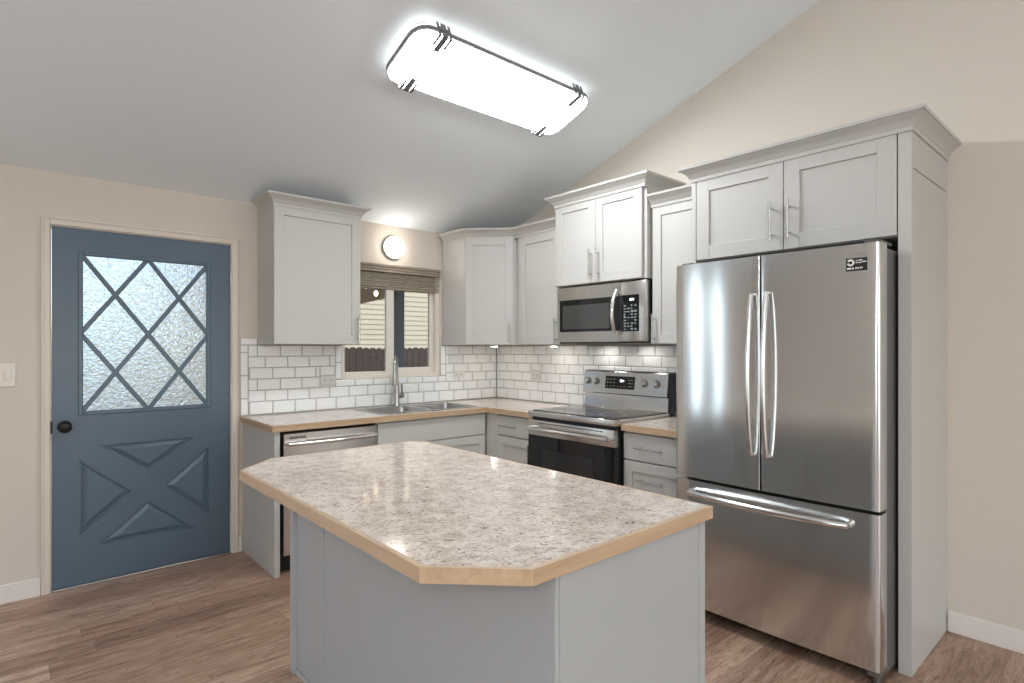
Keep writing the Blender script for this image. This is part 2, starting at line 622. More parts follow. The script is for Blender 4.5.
# ---------------------------------------------------------------- entry door and casing
mb = MB(FB)
c0, c1, cz = -3.234, -2.231, 2.070
for a0, a1, z0, z1 in ((c0, DOOR_X0 - .006, 0, cz), (DOOR_X1 + .006, c1, 0, cz), (DOOR_X0 - .006, DOOR_X1 + .006, DOOR_H + .006, cz)):
    mb.box(a0, a1, 0, .014, z0, z1, .003)
for a0, a1, z0, z1 in ((c0, c0 + .012, 0, cz), (c1 - .012, c1, 0, cz), (c0 + .012, c1 - .012, cz - .012, cz)):
    mb.box(a0, a1, 0.012, .020, z0, z1, .003)
struct(mb, 'trim_1', M['trim'], 'cream casing around the blue entry door', 'door casing')

door = thing('door_1', 'slate blue entry door with diamond lattice glass above a crossbuck panel', 'door', (-2.73, 0, 0), kind='structure')
GX0, GX1, GZ0, GZ1 = -3.062, -2.405, .978, 1.885
tris = [[(-2.975, .786), (-2.490, .786), (-2.7325, .612)],
        [(-3.062, .712), (-2.817, .502), (-3.062, .291)],
        [(-2.405, .712), (-2.405, .291), (-2.650, .502)],
        [(-2.975, .217), (-2.7325, .424), (-2.490, .217)]]
mb = MB(FB)
x0, x1 = DOOR_X0 + .003, DOOR_X1 - .003
BF, BB = -.004, -.044          # front face and back face as b (distance in front of the wall plane)
mb.plate([(x0, .014), (x1, .014), (x1, DOOR_H), (x0, DOOR_H)],
         [[(GX0, GZ0), (GX1, GZ0), (GX1, GZ1), (GX0, GZ1)]] + tris, BF - .014, BF, 'b')
mb.plate([(x0, .014), (x1, .014), (x1, DOOR_H), (x0, DOOR_H)], [[(GX0, GZ0), (GX1, GZ0), (GX1, GZ1), (GX0, GZ1)]], BB, BF - .0141, 'b')
mb.build('door_leaf', M['door'], door)
def inset(tri, d):
    c = Vector((sum(p[0] for p in tri) / 3, sum(p[1] for p in tri) / 3))
    # inradius based uniform inset
    P = [Vector(p) for p in tri]
    a, b, c_ = (P[1] - P[2]).length, (P[0] - P[2]).length, (P[0] - P[1]).length
    inc = (P[0] * a + P[1] * b + P[2] * c_) / (a + b + c_)
    s = (a + b + c_) / 2
    r = math.sqrt(max(1e-9, (s - a) * (s - b) * (s - c_) / s))
    k = max(0.05, 1 - d / r)
    return [tuple(inc + (p - inc) * k) for p in P]
for tri in tris:
    m = MB(FB)
    ring = inset(tri, .009)
    # sloped moulding down into the recess then a raised field
    m.frustum(inset(tri, .009), BF - .0142, inset(tri, .032), BF - .003, 'b')
    m.build('crossbuck_panel', M['door'], door, smooth=False)
m = MB(FB)
def bar(p, q, w, b0, b1):
    b1 += .0008 * (1 if (q[0] - p[0]) * (q[1] - p[1]) > 0 else 0)
    d = Vector((q[0] - p[0], q[1] - p[1]))
    L = d.length
    ang = math.atan2(d.y, d.x)
    m.box((p[0] + q[0]) / 2 - L / 2, (p[0] + q[0]) / 2 + L / 2, b0, b1, (p[1] + q[1]) / 2 - w / 2, (p[1] + q[1]) / 2 + w / 2, .003,
          rot=Matrix.Rotation(-ang, 4, 'Y'))
mx, mz = (GX0 + GX1) / 2, (GZ0 + GZ1) / 2
for p, q in (((GX0, GZ1), (GX1, GZ0)), ((GX1, GZ1), (GX0, GZ0)), ((mx, GZ1), (GX0, mz)), ((mx, GZ1), (GX1, mz)), ((GX0, mz), (mx, GZ0)), ((GX1, mz), (mx, GZ0))):
    bar(p, q, .024, -.024, -.005)
w = .012
for a0, a1, z0, z1 in ((GX0 - w, GX0 + w, GZ0 - w, GZ1 + w), (GX1 - w, GX1 + w, GZ0 - w, GZ1 + w), (GX0 + w, GX1 - w, GZ0 - w, GZ0 + w), (GX0 + w, GX1 - w, GZ1 - w, GZ1 + w)):
    m.box(a0, a1, -.026, .002, z0, z1, .004)
m.build('glass_lattice', M['door'], door)
m = MB(FB)
m.box(GX0, GX1, -.034, -.028, GZ0, GZ1)
o = m.build('door_glass', M['rain'], door)
o['label'] = 'pebbled privacy glass'
m = MB(FB)
m.lathe([(0, 0), (.034, 0), (.034, .006), (.024, .010), (.013, .012), (.012, .030), (.022, .036), (.029, .046), (.030, .056), (.024, .064), (0.008, .067), (0, .067)], (-3.133, BF, .91), (0, 1, 0), 28)
o = m.build('door_knob', M['bronze'], door)
o['label'] = 'black round knob'
m = MB(FB)
m.box(DOOR_X0 - .004, DOOR_X0 + .004, -.03, .003, .875, .945, .001)
m.build('latch_plate', M['bronze'], door)
for hz in (1.80, 1.06, .22):
    m = MB(FB)
    m.tube([(DOOR_X1 + .001, .004, hz - .045), (DOOR_X1 + .001, .004, hz + .045)], .006, 10)
    m.box(DOOR_X1 - .002, DOOR_X1 + .008, -.006, .001, hz - .045, hz + .045)
    m.build('hinge', M['trim'], door)
m = MB(FB)
m.box(DOOR_X0, DOOR_X1, -.06, .012, 0, .012, .003)
o = m.build('threshold', M['steel_h'], door)
o['label'] = 'pale metal threshold strip'
m = MB(FB)
m.box(DOOR_X0 - .012, DOOR_X0 - .0005, -.12, -.0005, 0, DOOR_H + .012)
m.box(DOOR_X1 + .0005, DOOR_X1 + .012, -.12, -.0005, 0, DOOR_H + .012)
m.box(DOOR_X0 - .0005, DOOR_X1 + .0005, -.12, -.0005, DOOR_H + .001, DOOR_H + .012)
m.build('door_jamb', M['trim'], door)

# ---------------------------------------------------------------- sink window
win = thing('window_1', 'white sliding window above the kitchen sink', 'window', (-1.06, 0.05, 1.1), kind='structure')
x0, x1, z0, z1 = WIN
m = MB()
fd0, fd1 = .012, .095
m.box(x0, x0 + .024, fd0, fd1, z0, z1, .003)
m.box(x1 - .040, x1, fd0, fd1, z0, z1, .003)
m.box(x0 + .024, x1 - .040, fd0, fd1, z0, z0 + .030, .003)
m.box(x0 + .024, x1 - .040, fd0, fd1, z1 - .03, z1, .003)
m.build('window_frame', M['vinyl'], win)
def sash(ax0, ax1, az0, az1, y0, y1, l, r, b, t):
    s = MB()
    s.box(ax0, ax0 + l, y0, y1, az0, az1, .003)
    s.box(ax1 - r, ax1, y0, y1, az0, az1, .003)
    s.box(ax0 + l, ax1 - r, y0, y1, az0, az0 + b, .003)
    s.box(ax0 + l, ax1 - r, y0, y1, az1 - t, az1, .003)
    o = s.build('sash', M['vinyl'], win)
    g = MB()
    g.box(ax0 + l, ax1 - r, (y0 + y1) / 2 - .002, (y0 + y1) / 2 + .002, az0 + b, az1 - t)
    g.build('pane', M['pane'], o)
    return o
sash(x0 + .024, -1.052, z0 + .030, z1 - .03, .022, .048, .012, .070, .024, .03)
sash(-1.10, x1 - .040, z0 + .030, z1 - .03, .052, .080, .05, .036, .048, .03)

bl = thing('window_blind', 'raised woven brown blind under a taupe wooden valance at the sink window', 'blind', (-1.06, 0.0, 1.94))
m = MB(FB)
VA0, VA1 = x0 + .003, x1 - .003
m.box(VA0, VA1, -.06, -.004, 1.944, 2.004, .002)
m.box(VA0, VA1, -.005, .012, 1.986, 2.004, .003)
m.box(VA0, VA1, -.005, .010, 1.966, 1.982, .003)
m.box(VA0, VA1, -.005, .012, 1.944, 1.962, .003)
m.build('valance', M['valance'], bl)
m = MB(FB)
for k in range(7):
    zz = 1.940 - k * .0185
    m.box(VA0 + .001, VA1 - .001, -.052 - (k % 2) * .003, -.012 + (k % 2) * .004, zz - .0175, zz, .004)
m.build('folded_shade', M['blind'], bl)

# ---------------------------------------------------------------- tile backsplash
random.seed(4)
ZT = [1.368 - .0765 * k for k in range(7)]
CTOP = .894
def add_tile(mb, a0, a1, z0, z1, b0=.004, h=.006, bev=.006):
    g = .0014
    a0, a1, z0, z1 = a0 + g, a1 - g, z0 + g, z1 - g
    if a1 - a0 < .006 or z1 - z0 < .006:
        return
    e = min(bev, (a1 - a0) / 3, (z1 - z0) / 3)
    mb.frustum([(a0, z0), (a1, z0), (a1, z1), (a0, z1)], b0, [(a0 + e, z0 + e), (a1 - e, z0 + e), (a1 - e, z1 - e), (a0 + e, z1 - e)], b0 + h, 'b')
def tile_rows(mb, A0, A1, first, step_sign, holes):
    for r in range(6):
        z1, z0 = ZT[r], ZT[r + 1]
        if r == 5:
            z0 = CTOP + .003
        off = first + step_sign * .0507 * (r % 3)
        n0 = math.floor((A0 - off) / .152)
        a = off + n0 * .152
        while a < A1:
            segs = [(max(a, A0), min(a + .152, A1), z0, z1)]
            for (h0, h1, hz0, hz1) in holes:
                new = []
                for s0, s1, q0, q1 in segs:
                    if s1 <= h0 or s0 >= h1 or q1 <= hz0 or q0 >= hz1:
                        new.append((s0, s1, q0, q1))
                        continue
                    if s0 < h0:
                        new.append((s0, h0, q0, q1))
                    if s1 > h1:
                        new.append((h1, s1, q0, q1))
                    m0, m1 = max(s0, h0), min(s1, h1)
                    if q0 < hz0:
                        new.append((m0, m1, q0, hz0))
                    if q1 > hz1:
                        new.append((m0, m1, hz1, q1))
                segs = new
            for s in segs:
                if s[1] > s[0]:
                    add_tile(mb, *s)
            a += .152
OUT_L = (-1.672, -1.557, 1.076, 1.146)
OUT_M = (-.520, -.405, 1.066, 1.205)
OUT_R = (.472, .587, 1.085, 1.155)
BX0, BX1, BZ0 = -1.557, -.570, 1.062
bs = thing('tile_backsplash', 'white glossy subway tile backsplash on the window wall above the sink counter', 'backsplash', (-1.1, 0, CTOP), kind='structure')
m = MB(FB)
m.plate([(-2.216, CTOP), (-.0105, CTOP), (-.0105, 1.370), (BX1 + .05, 1.370), (BX1 + .05, 1.370), (x1 + .001, 1.370), (x1 + .001, z0 - .001), (x0 - .001, z0 - .001), (x0 - .001, 1.370), (-2.1, 1.370), (-2.1, 1.416), (-2.216, 1.416)][:4]
        + [(x1 + .001, 1.370), (x1 + .001, z0 - .001), (x0 - .001, z0 - .001), (x0 - .001, 1.370), (-2.107, 1.370), (-2.107, 1.416), (-2.216, 1.416)], [], .0005, .0055, 'b')
m.build('grout_bed', M['grout'], bs)
m = MB(FB)
tile_rows(m, -2.166, -.011, -2.107, 1, [(BX0, BX1, BZ0, 1.5), OUT_L])
# bullnose border at the left end, its mitred top, and around the window
zz = [CTOP + .003, 1.010, 1.163, 1.318]
for k in range(3):
    add_tile(m, -2.216, -2.166, zz[k], zz[k + 1])
add_tile(m, -2.216, -2.166, 1.318, 1.368)
add_tile(m, -2.216, -2.108, 1.368, 1.416)
for a0, a1, q0, q1 in ((BX0, x0, 1.115, 1.240), (BX0, x0, 1.240, 1.368), (x1, BX1, 1.115, 1.212), (x1, BX1, 1.212, 1.368)):
    add_tile(m, a0, a1, q0, q1)
ax = BX0
k = 0
edges = [BX0, -1.40, -1.25, -1.10, -.95, -.80, -.65, BX1]
for p, q in zip(edges, edges[1:]):
    add_tile(m, p, q, BZ0, 1.112)
m.build('wall_tile', M['tile'], bs)
bs2 = thing('tile_backsplash', 'white glossy subway tile backsplash behind the range', 'backsplash', (0, -1.18, CTOP), kind='structure')
m = MB(FR)
m.box(.0005, 2.352, .0005, .0055, CTOP, 1.3705)
m.build('grout_bed', M['grout'], bs2)
m = MB(FR)
tile_rows(m, .011, 2.352, .403 - .0507 + .0, 1, [OUT_R])
m.build('wall_tile', M['tile'], bs2)

# outlets and switch
def outlet(name, F, rect, b, label, horizontal=True, dark=False):
    a0, a1, z0, z1 = rect
    cx_, cz_ = (a0 + a1) / 2, (z0 + z1) / 2
    pos = F @ Vector((cx_, b, cz_))
    t = thing(name, label, 'outlet', pos)
    m = MB(F)
    m.box(a0 + .001, a1 - .001, b, b + .008, z0 + .001, z1 - .001, .003)
    m.build('cover_plate', M['plate'], t)
    for s in (-1, 1):
        ca, cz2 = (cx_ + s * .024, cz_) if horizontal else (cx_, cz_ + s * .024)
        m = MB(F)
        m.lathe([(0, 0), (.0165, 0), (.0165, .0105), (.015, .0115), (0, .0115)], (ca, b, cz2), (0, 1, 0), 20)
        so = m.build('socket', M['plate'], t)
        m = MB(F)
        m.box(ca - .0065, ca - .0035, b + .010, b + .0125, cz2 - .005, cz2 + .005)
        m.box(ca + .0035, ca + .0065, b + .010, b + .0125, cz2 - .004, cz2 + .004)
        m.build('slot_marking', M['black'], so)
outlet('wall_outlet', FB, (-1.672, -1.557, 1.076, 1.146), .004, 'white outlet in the tiles left of the sink window')
outlet('wall_outlet', FB, (-.500, -.385, 1.085, 1.155), .0105, 'white outlet in the tiles right of the sink window')
outlet('wall_outlet', FR, (.472, .587, 1.085, 1.155), .004, 'white outlet in the tiles left of the range')
sw = thing('light_switch', 'ivory double light switch on the wall left of the blue door', 'light switch', (-3.395, 0, 1.204))
m = MB(FB)
m.box(-3.452, -3.338, 0, .007, 1.142, 1.268, .003)
m.build('switch_plate', M['switch'], sw)
for a in (-3.42, -3.37):
    m = MB(FB)
    m.box(a - .016, a + .016, .006, .010, 1.170, 1.240, .002)
    m.box(a - .014, a + .014, .009, .013, 1.186, 1.222, .002, rot=Matrix.Rotation(math.radians(6), 4, 'X'))
    m.build('rocker_switch', M['switch'], sw)

# ---------------------------------------------------------------- cabinet kit
def shaker(F, a0, a1, z0, z1, b, name, parent, mat=None, rail=.060, th=.020, slab=False):
    m = MB(F)
    e = .0012
    if slab:
        m.box(a0, a1, b, b + th, z0, z1, .0015)
    else:
        m.box(a0, a0 + rail, b, b + th, z0, z1, e)
        m.box(a1 - rail, a1, b, b + th, z0, z1, e)
        m.box(a0 + rail - .001, a1 - rail + .001, b, b + th - .0006, z0, z0 + rail, e)
        m.box(a0 + rail - .001, a1 - rail + .001, b, b + th - .0006, z1 - rail, z1, e)
        m.box(a0 + rail - .004, a1 - rail + .004, b + .002, b + th - .009, z0 + rail - .004, z1 - rail + .004)
    return m.build(name, mat or M['cab'], parent)

def pull(F, a, z, b, length, parent, vertical=True):
    m = MB(F)
    r, so = .0058, .034
    h = length / 2
    if vertical:
        m.tube([(a, b + so, z - h), (a, b + so, z + h)], r, 12)
        for s in (-1, 1):
            m.tube([(a, b - .001, z + s * (h - .030)), (a, b + so, z + s * (h - .030))], r * .8, 10)
    else:
        m.tube([(a - h, b + so, z), (a + h, b + so, z)], r, 12)
        for s in (-1, 1):
            m.tube([(a + s * (h - .030), b - .001, z), (a + s * (h - .030), b + so, z)], r * .8, 10)
    o = m.build('handle', M['nickel'], parent)
    o['label'] = 'brushed nickel bar pull'
    return o

def crown_prof(z):
    return [(-.004, z - .022), (.004, z - .022), (.005, z - .004), (.010, z), (.014, z + .010), (.026, z + .026), (.044, z + .036), (.047, z + .040), (.053, z + .041), (.055, z + .055), (-.004, z + .055)]

G = .0012
UZ = 1.372
# upper left cabinet
c = thing('upper_cabinet', 'grey wall cabinet between the blue door and the sink window', 'cabinet', (-1.81, 0, UZ))
A0, A1, ZT_, BD = -2.106, -1.512, 2.275, .300
m = MB(FB)
m.box(A0, A1, .001, BD, UZ, ZT_, .001)
m.build('cabinet_body', M['cab'], c)
d = shaker(FB, A0 + .002, A1 - .002, UZ + .002, ZT_ - .012, BD + .002, 'door', c, rail=.062)
pull(FB, A1 - .027, 1.485, BD + .022, .19, d)
MB().crown([(A0, -.05), (A0, -BD - .022), (A1, -BD - .022), (A1, -.05)], crown_prof(ZT_), 1).build('crown_moulding', M['cab'], c)

# corner cabinet (diagonal)
CT = 2.248
c = thing('corner_cabinet', 'grey diagonal corner wall cabinet right of the sink window', 'cabinet', (-.2, -.2, UZ))
S_, D_ = .605, .318
m = MB()
poly = [(-.012, -.012), (-S_, -.012), (-S_, -D_), (-D_, -S_), (-.012, -S_)]
m.prism(poly, UZ, CT, 'z', .001)
m.build('cabinet_body', M['cab'], c)
q = math.sqrt(.5)
FD = Matrix(((q, -q, 0, -S_), (-q, -q, 0, -D_), (0, 0, 1, 0), (0, 0, 0, 1)))
L = (S_ - D_) / q
d = shaker(FD, .012, L - .012, UZ + .004, CT - .014, .001, 'door', c, rail=.060)
pull(FD, L - .040, 1.475, .021, .16, d)
MB().crown([(-S_, -.02), (-S_, -D_ - .009), (-D_ - .006, -S_ - .006), (-D_ - .006, -S_ - .034)], crown_prof(CT), 1).build('crown_moulding', M['cab'], c)

# upper cabinet left of microwave
c = thing('upper_cabinet', 'grey single-door wall cabinet between the corner cabinet and the microwave', 'cabinet', (0, -.87, UZ))
A0, A1 = .612, 1.116
m = MB(FR)
m.box(A0, A1, .001, .300, UZ + .0, CT + .002, .001)
m.build('cabinet_body', M['cab'], c)
d = shaker(FR, A0 + .045, A1 - .003, UZ + .004, CT - .012, .302, 'door', c, rail=.075)
pull(FR, A1 - .034, 1.475, .322, .185, d)
MB().crown([(-.324, -A0 - .0285), (-.324, -A1)], crown_prof(CT), 1).build('crown_moulding', M['cab'], c)

# cabinet above the microwave
c = thing('upper_cabinet', 'grey two-door cabinet directly above the microwave', 'cabinet', (0, -1.5, 1.79))
A0, A1, MT = 1.118, 1.902, 2.385
m = MB(FR)
m.box(A0, A1, .001, .356, 1.790, MT, .001)
m.build('cabinet_body', M['cab'], c)
mid = 1.497
for (p, q_, s) in ((A0 + .003, mid - .0015, 1), (mid + .0015, A1 - .026, -1)):
    d = shaker(FR, p, q_, 1.794, MT - .010, .358, 'door', c, rail=.062)
    pull(FR, (q_ - .030) if s == 1 else (p + .030), 1.920, .378, .20, d)
MB().crown([(-.001, -A0), (-.38, -A0), (-.38, -A1), (-.001, -A1)], crown_prof(MT), 1).build('crown_moulding', M['cab'], c)

# cabinet right of the microwave
c = thing('upper_cabinet', 'grey narrow wall cabinet between the microwave and the refrigerator', 'cabinet', (0, -2.13, UZ))
A0, A1 = 1.906, 2.352
m = MB(FR)
m.box(A0, A1, .001, .300, UZ, CT + .004, .001)
m.build('cabinet_body', M['cab'], c)
d = shaker(FR, A0 + .012, A1 - .004, UZ + .004, CT - .010, .302, 'door', c, rail=.062)
pull(FR, A0 + .032, 1.470, .322, .185, d)
MB().crown([(-.324, -A0 - .002), (-.324, -A1)], crown_prof(CT + .004), 1).build('crown_moulding', M['cab'], c)

# fridge surround
FT = 2.262
FZ = 1.815
c = thing('upper_cabinet', 'grey deep two-door cabinet on top of the refrigerator alcove', 'cabinet', (0, -2.85, FZ))
A0, A1 = 2.356, 3.312
m = MB(FR)
m.box(A0 + .0275, A1, .001, .570, FZ, FT, .001)
m.build('cabinet_body', M['cab'], c)
mid = 2.845
for (p, q_, s) in ((A0 + .030, mid - .002, 1), (mid + .002, A1 - .004, -1)):
    d = shaker(FR, p, q_, FZ + .004, FT - .010, .572, 'door', c, rail=.072)
    pull(FR, (q_ - .048) if s == 1 else (p + .030), 1.955, .592, .185, d)
MB().crown([(-.388, -A0), (-.594, -A0), (-.594, -3.362), (-.001, -3.362)], crown_prof(FT), 1).build('crown_moulding', M['cab'], c)
m = MB(FR)
m.box(A0, A0 + .0265, .001, .592, 0, FT - .0225, .0015)
tag(m.build('alcove_side_panel', M['cab']), 'narrow grey panel on the left of the refrigerator, beside the drawer cabinet', 'panel')
c = thing('alcove_side_panel', 'tall grey panel on the right of the refrigerator, facing the bare wall', 'panel', (0, -3.34, 0))
m = MB(FR)
m.box(3.313, 3.354, .001, .570, 0, FT - .0225, .001)
m.build('panel_core', M['cab'], c)
m = MB(FR)
m.box(3.313, 3.362, .5705, .592, 0, FT - .0225, .0015)
m.build('front_stile', M['cab'], c)
m = MB(FR)
m.box(3.3545, 3.360, .001, .570, 0, 2.088, .001)
m.build('lower_skin', M['cab'], c)
m = MB(FR)
m.box(3.3545, 3.360, .001, .570, 2.094, FT - .0225, .001)
m.build('upper_skin', M['cab'], c)

# ---------------------------------------------------------------- base cabinets
BZ = .856
TK = .10
# end panel by the door
m = MB(FB)
m.box(-2.200, -2.168, .001, .610, 0, BZ - .0005, .0015)
tag(m.build('cabinet_end_panel', M['cab']), 'grey end panel of the counter run beside the blue door', 'panel')

# dishwasher
c = thing('dishwasher', 'stainless steel dishwasher under the left end of the sink counter', 'dishwasher', (-1.84, -.3, 0))
A0, A1 = -2.150, -1.536
m = MB(FB)
m.box(A0, A1, .02, .575, TK, BZ - .012, .002)
m.build('tub_housing', M['black'], c)
m = MB(FB)
m.box(A0 + .004, A1 - .004, .576, .612, TK + .015, BZ - .016, .004)
dd = m.build('door', M['steel_h'], c)
m = MB(FB)
hz = .778
pts = [(A0 + .02 + (A1 - A0 - .04) * t, .612 + .030 + .020 * math.sin(math.pi * t), hz + .0) for t in [k / 16 for k in range(17)]]
m.tube(pts, .011, 14)
for p in (pts[0], pts[-1]):
    m.tube([(p[0], .611, hz), (p[0], p[1], hz)], .010, 12)
m.build('handle', M['chrome'], dd)
m = MB(FB)
for k in range(3):
    m.box(A0 + .035, A0 + .135, .6115, .6135, .806 + k * .005, .809 + k * .005)
m.build('vent_grille', M['black'], dd)
m = MB(FB)
m.box(A0 + .002, A1 - .002, .50, .53, 0, TK, .002)
m.build('toe_kick', M['black'], c)

# sink base
c = thing('sink_cabinet', 'grey base cabinet under the double sink', 'cabinet', (-1.06, -.3, 0))
A0, A1 = -1.532, -.602
m = MB(FB)
m.box(A0, A1, .550, .578, TK, BZ - .001, .001)
m.box(A0, A0 + .018, .002, .549, TK, BZ - .001)
m.box(A1 - .018, A1, .002, .549, TK, BZ - .001)
m.box(A0 + .019, A1 - .019, .002, .549, TK, TK + .018)
m.build('cabinet_body', M['cab'], c)
shaker(FB, A0 + .004, A1 - .012, .690, BZ - .014, .580, 'false_drawer_front', c, slab=True)
mid = (A0 + A1) / 2
for p, q_, s in ((A0 + .004, mid - .0015, 1), (mid + .0015, A1 - .012, -1)):
    d = shaker(FB, p, q_, TK + .01, .682, .580, 'door', c)
    pull(FB, (q_ - .03) if s == 1 else (p + .03), .56, .600, .18, d)
m = MB(FB)
m.box(A0, A1, .50, .52, 0, TK - .001, .001)
m.build('toe_kick', M['cab'], c)

# corner filler + left drawer base
c = thing('base_cabinet', 'grey drawer and door base cabinet between the corner and the range', 'cabinet', (-.3, -.86, 0))
A0, A1 = .602, 1.136
m = MB(FR)
m.box(A0, A1, .002, .578, TK, BZ - .001, .001)
m.box(A0 - .0225, A0 + .115, .5785, .590, TK, BZ - .001, .001)
m.build('cabinet_body', M['cab'], c)
dr = shaker(FR, A0 + .118, A1 - .003, .700, BZ - .014, .580, 'drawer', c, slab=True)
pull(FR, .872, .770, .600, .18, dr, False)
d = shaker(FR, A0 + .118, A1 - .003, TK + .01, .690, .580, 'door', c)
pull(FR, A1 - .035, .575, .600, .18, d)
m = MB(FR)
m.box(A0, A1, .50, .52, 0, TK - .001, .001)
m.build('toe_kick', M['cab'], c)

# right drawer base
c = thing('base_cabinet', 'grey drawer base cabinet between the range and the refrigerator', 'cabinet', (-.3, -2.14, 0))
A0, A1 = 1.9045, 2.353
m = MB(FR)
m.box(A0, A1, .002, .578, TK, BZ - .001, .001)
m.build('cabinet_body', M['cab'], c)
for z0_, z1_, sl, hz in ((.688, BZ - .014, True, .766), (.400, .680, False, .575), (TK + .01, .392, False, .30)):
    dr = shaker(FR, A0 + .003, A1 - .003, z0_, z1_, .580, 'drawer', c, slab=sl)
    pull(FR, 2.10, hz, .600 - (0 if sl else .009), .19, dr, False)
m = MB(FR)
m.box(A0, A1, .50, .52, 0, TK - .001, .001)
m.build('toe_kick', M['cab'], c)

# ---------------------------------------------------------------- countertops
def chain_edge(name, parent, path, z0, z1, th, mat):
    pass
CB = BZ
ct = thing('countertop', 'L-shaped speckled laminate countertop with maple edge around the sink corner', 'countertop', (-1.1, -.3, CB))
SK = (-1.455, -.625, -.545, -.065)   # sink cut-out
CF = -.612
m = MB()
XL_C = -2.204
m.plate([(XL_C, -.011), (XL_C, CF), (CF, CF), (CF, -1.138), (-.011, -1.138), (-.011, -.011)],
        [[(SK[0] + .012, SK[2] + .012), (SK[1] - .012, SK[2] + .012), (SK[1] - .012, SK[3] - .012), (SK[0] + .012, SK[3] - .012)]], CB, CTOP, 'z')
m.build('laminate_top', M['lam'], ct)
e = .012
m = MB()
m.prism([(XL_C - e, CF - e), (CF - e, CF - e), (CF, CF - .0005), (XL_C, CF - .0005)], CB, CTOP - .0006, 'z')
m.build('wood_edge', M['edge_x'], ct)
m = MB()
m.prism([(CF - e, CF - e), (CF - .0005, CF), (CF - .0005, -1.138), (CF - e, -1.138)], CB, CTOP - .0006, 'z')
m.build('wood_edge', M['edge_y'], ct)
m = MB()
m.prism([(XL_C - e, CF - e), (XL_C - .0005, CF), (XL_C - .0005, -.011), (XL_C - e, -.011)], CB, CTOP - .0006, 'z')
m.build('wood_edge', M['edge_y'], ct)
ct2 = thing('countertop', 'short speckled countertop with maple edge between range and refrigerator', 'countertop', (-.3, -2.14, CB))
m = MB()
m.box(CF, -.011, -2.354, -1.906, CB, CTOP)
m.build('laminate_top', M['lam'], ct2)
m = MB()
m.box(CF - e, CF - .0005, -2.354, -1.906, CB, CTOP - .0006)
m.build('wood_edge', M['edge_y'], ct2)

# ---------------------------------------------------------------- sink and faucet
sk = thing('kitchen_sink', 'stainless steel double bowl sink set into the counter under the window', 'sink', (-1.04, -.3, CTOP))
def rrect(x0, x1, y0, y1, r, n=5):
    pts = []
    for cx_, cy_, a in ((x1 - r, y1 - r, 0), (x0 + r, y1 - r, 90), (x0 + r, y0 + r, 180), (x1 - r, y0 + r, 270)):
        for k in range(n + 1):
            t = math.radians(a + 90 * k / n)
            pts.append((cx_ + r * math.cos(t), cy_ + r * math.sin(t)))
    return pts
bowls = [(-1.425, -1.060, -.520, -.145), (-1.020, -.655, -.520, -.145)]
m = MB()
m.plate(rrect(SK[0], SK[1], SK[2], SK[3], .03), [rrect(*b, .05) for b in bowls], CTOP + .0008, CTOP + .0045, 'z')
m.build('sink_rim', M['sinksteel'], sk)
for b in bowls:
    t = bmesh.new()
    rings = []
    for ins, z in ((0, CTOP + .003), (.004, CTOP - .010), (.012, CTOP - .150), (.03, CTOP - .172), (.10, CTOP - .176)):
        rings.append([t.verts.new((p[0], p[1], z)) for p in rrect(b[0] + ins, b[1] - ins, b[2] + ins, b[3] - ins, .05)])
    for r0, r1 in zip(rings, rings[1:]):
        n = len(r0)
        for k in range(n):
            t.faces.new((r0[k], r0[(k + 1) % n], r1[(k + 1) % n], r1[k]))
    t.faces.new(rings[-1])
    m = MB()
    m._merge(t)
    bo = m.build('sink_bowl', M['sinksteel'], sk)
    m = MB()
    m.lathe([(0, 0), (.042, 0), (.042, .004), (.03, .002), (0, .001)], ((b[0] + b[1]) / 2, (b[2] + b[3]) / 2, CTOP - .1755), (0, 0, 1), 20)
    m.build('drain', M['chrome'], bo)

fc = thing('kitchen_faucet', 'brushed nickel pull-down faucet behind the double sink', 'faucet', (-1.095, -.095, CTOP + .0045))
fx, fy, fz = -1.095, -.095, CTOP + .0046
m = MB()
m.lathe([(0, 0), (.028, 0), (.028, .006), (.024, .012), (.0225, .02), (.0215, .12), (.018, .17), (.0155, .20), (0, .20)], (fx, fy, fz), (0, 0, 1), 24)
m.build('faucet_body', M['faucet'], fc)
m = MB()
pts = [(fx, fy, fz + .19)]
R_ = .062
dirx, diry = -.60, -.80
for k in range(13):
    a = math.pi * k / 12
    off = R_ * (1 - math.cos(a))
    pts.append((fx + dirx * off, fy + diry * off, fz + .31 + R_ * 1.1 * math.sin(a)))
end = pts[-1]
pts.append((end[0], end[1], end[2] - .03))
m.tube(pts, .0125, 16)
m.build('spout_neck', M['faucet'], fc)
m = MB()
m.lathe([(0, 0), (.0185, 0), (.0195, .01), (.017, .06), (.0145, .11), (.013, .125), (0, .125)], (end[0], end[1], end[2] - .15), (0, 0, 1), 20)
m.build('spray_head', M['faucet'], fc)
m = MB()
m.tube([(fx + .015, fy, fz + .075), (fx + .058, fy, fz + .075)], .016, 16)
m.tube([(fx + .050, fy, fz + .075), (fx + .046, fy - .004, fz + .11), (fx + .036, fy - .008, fz + .165)], [.009, .007, .006], 12)
m.build('lever_handle', M['faucet'], fc)

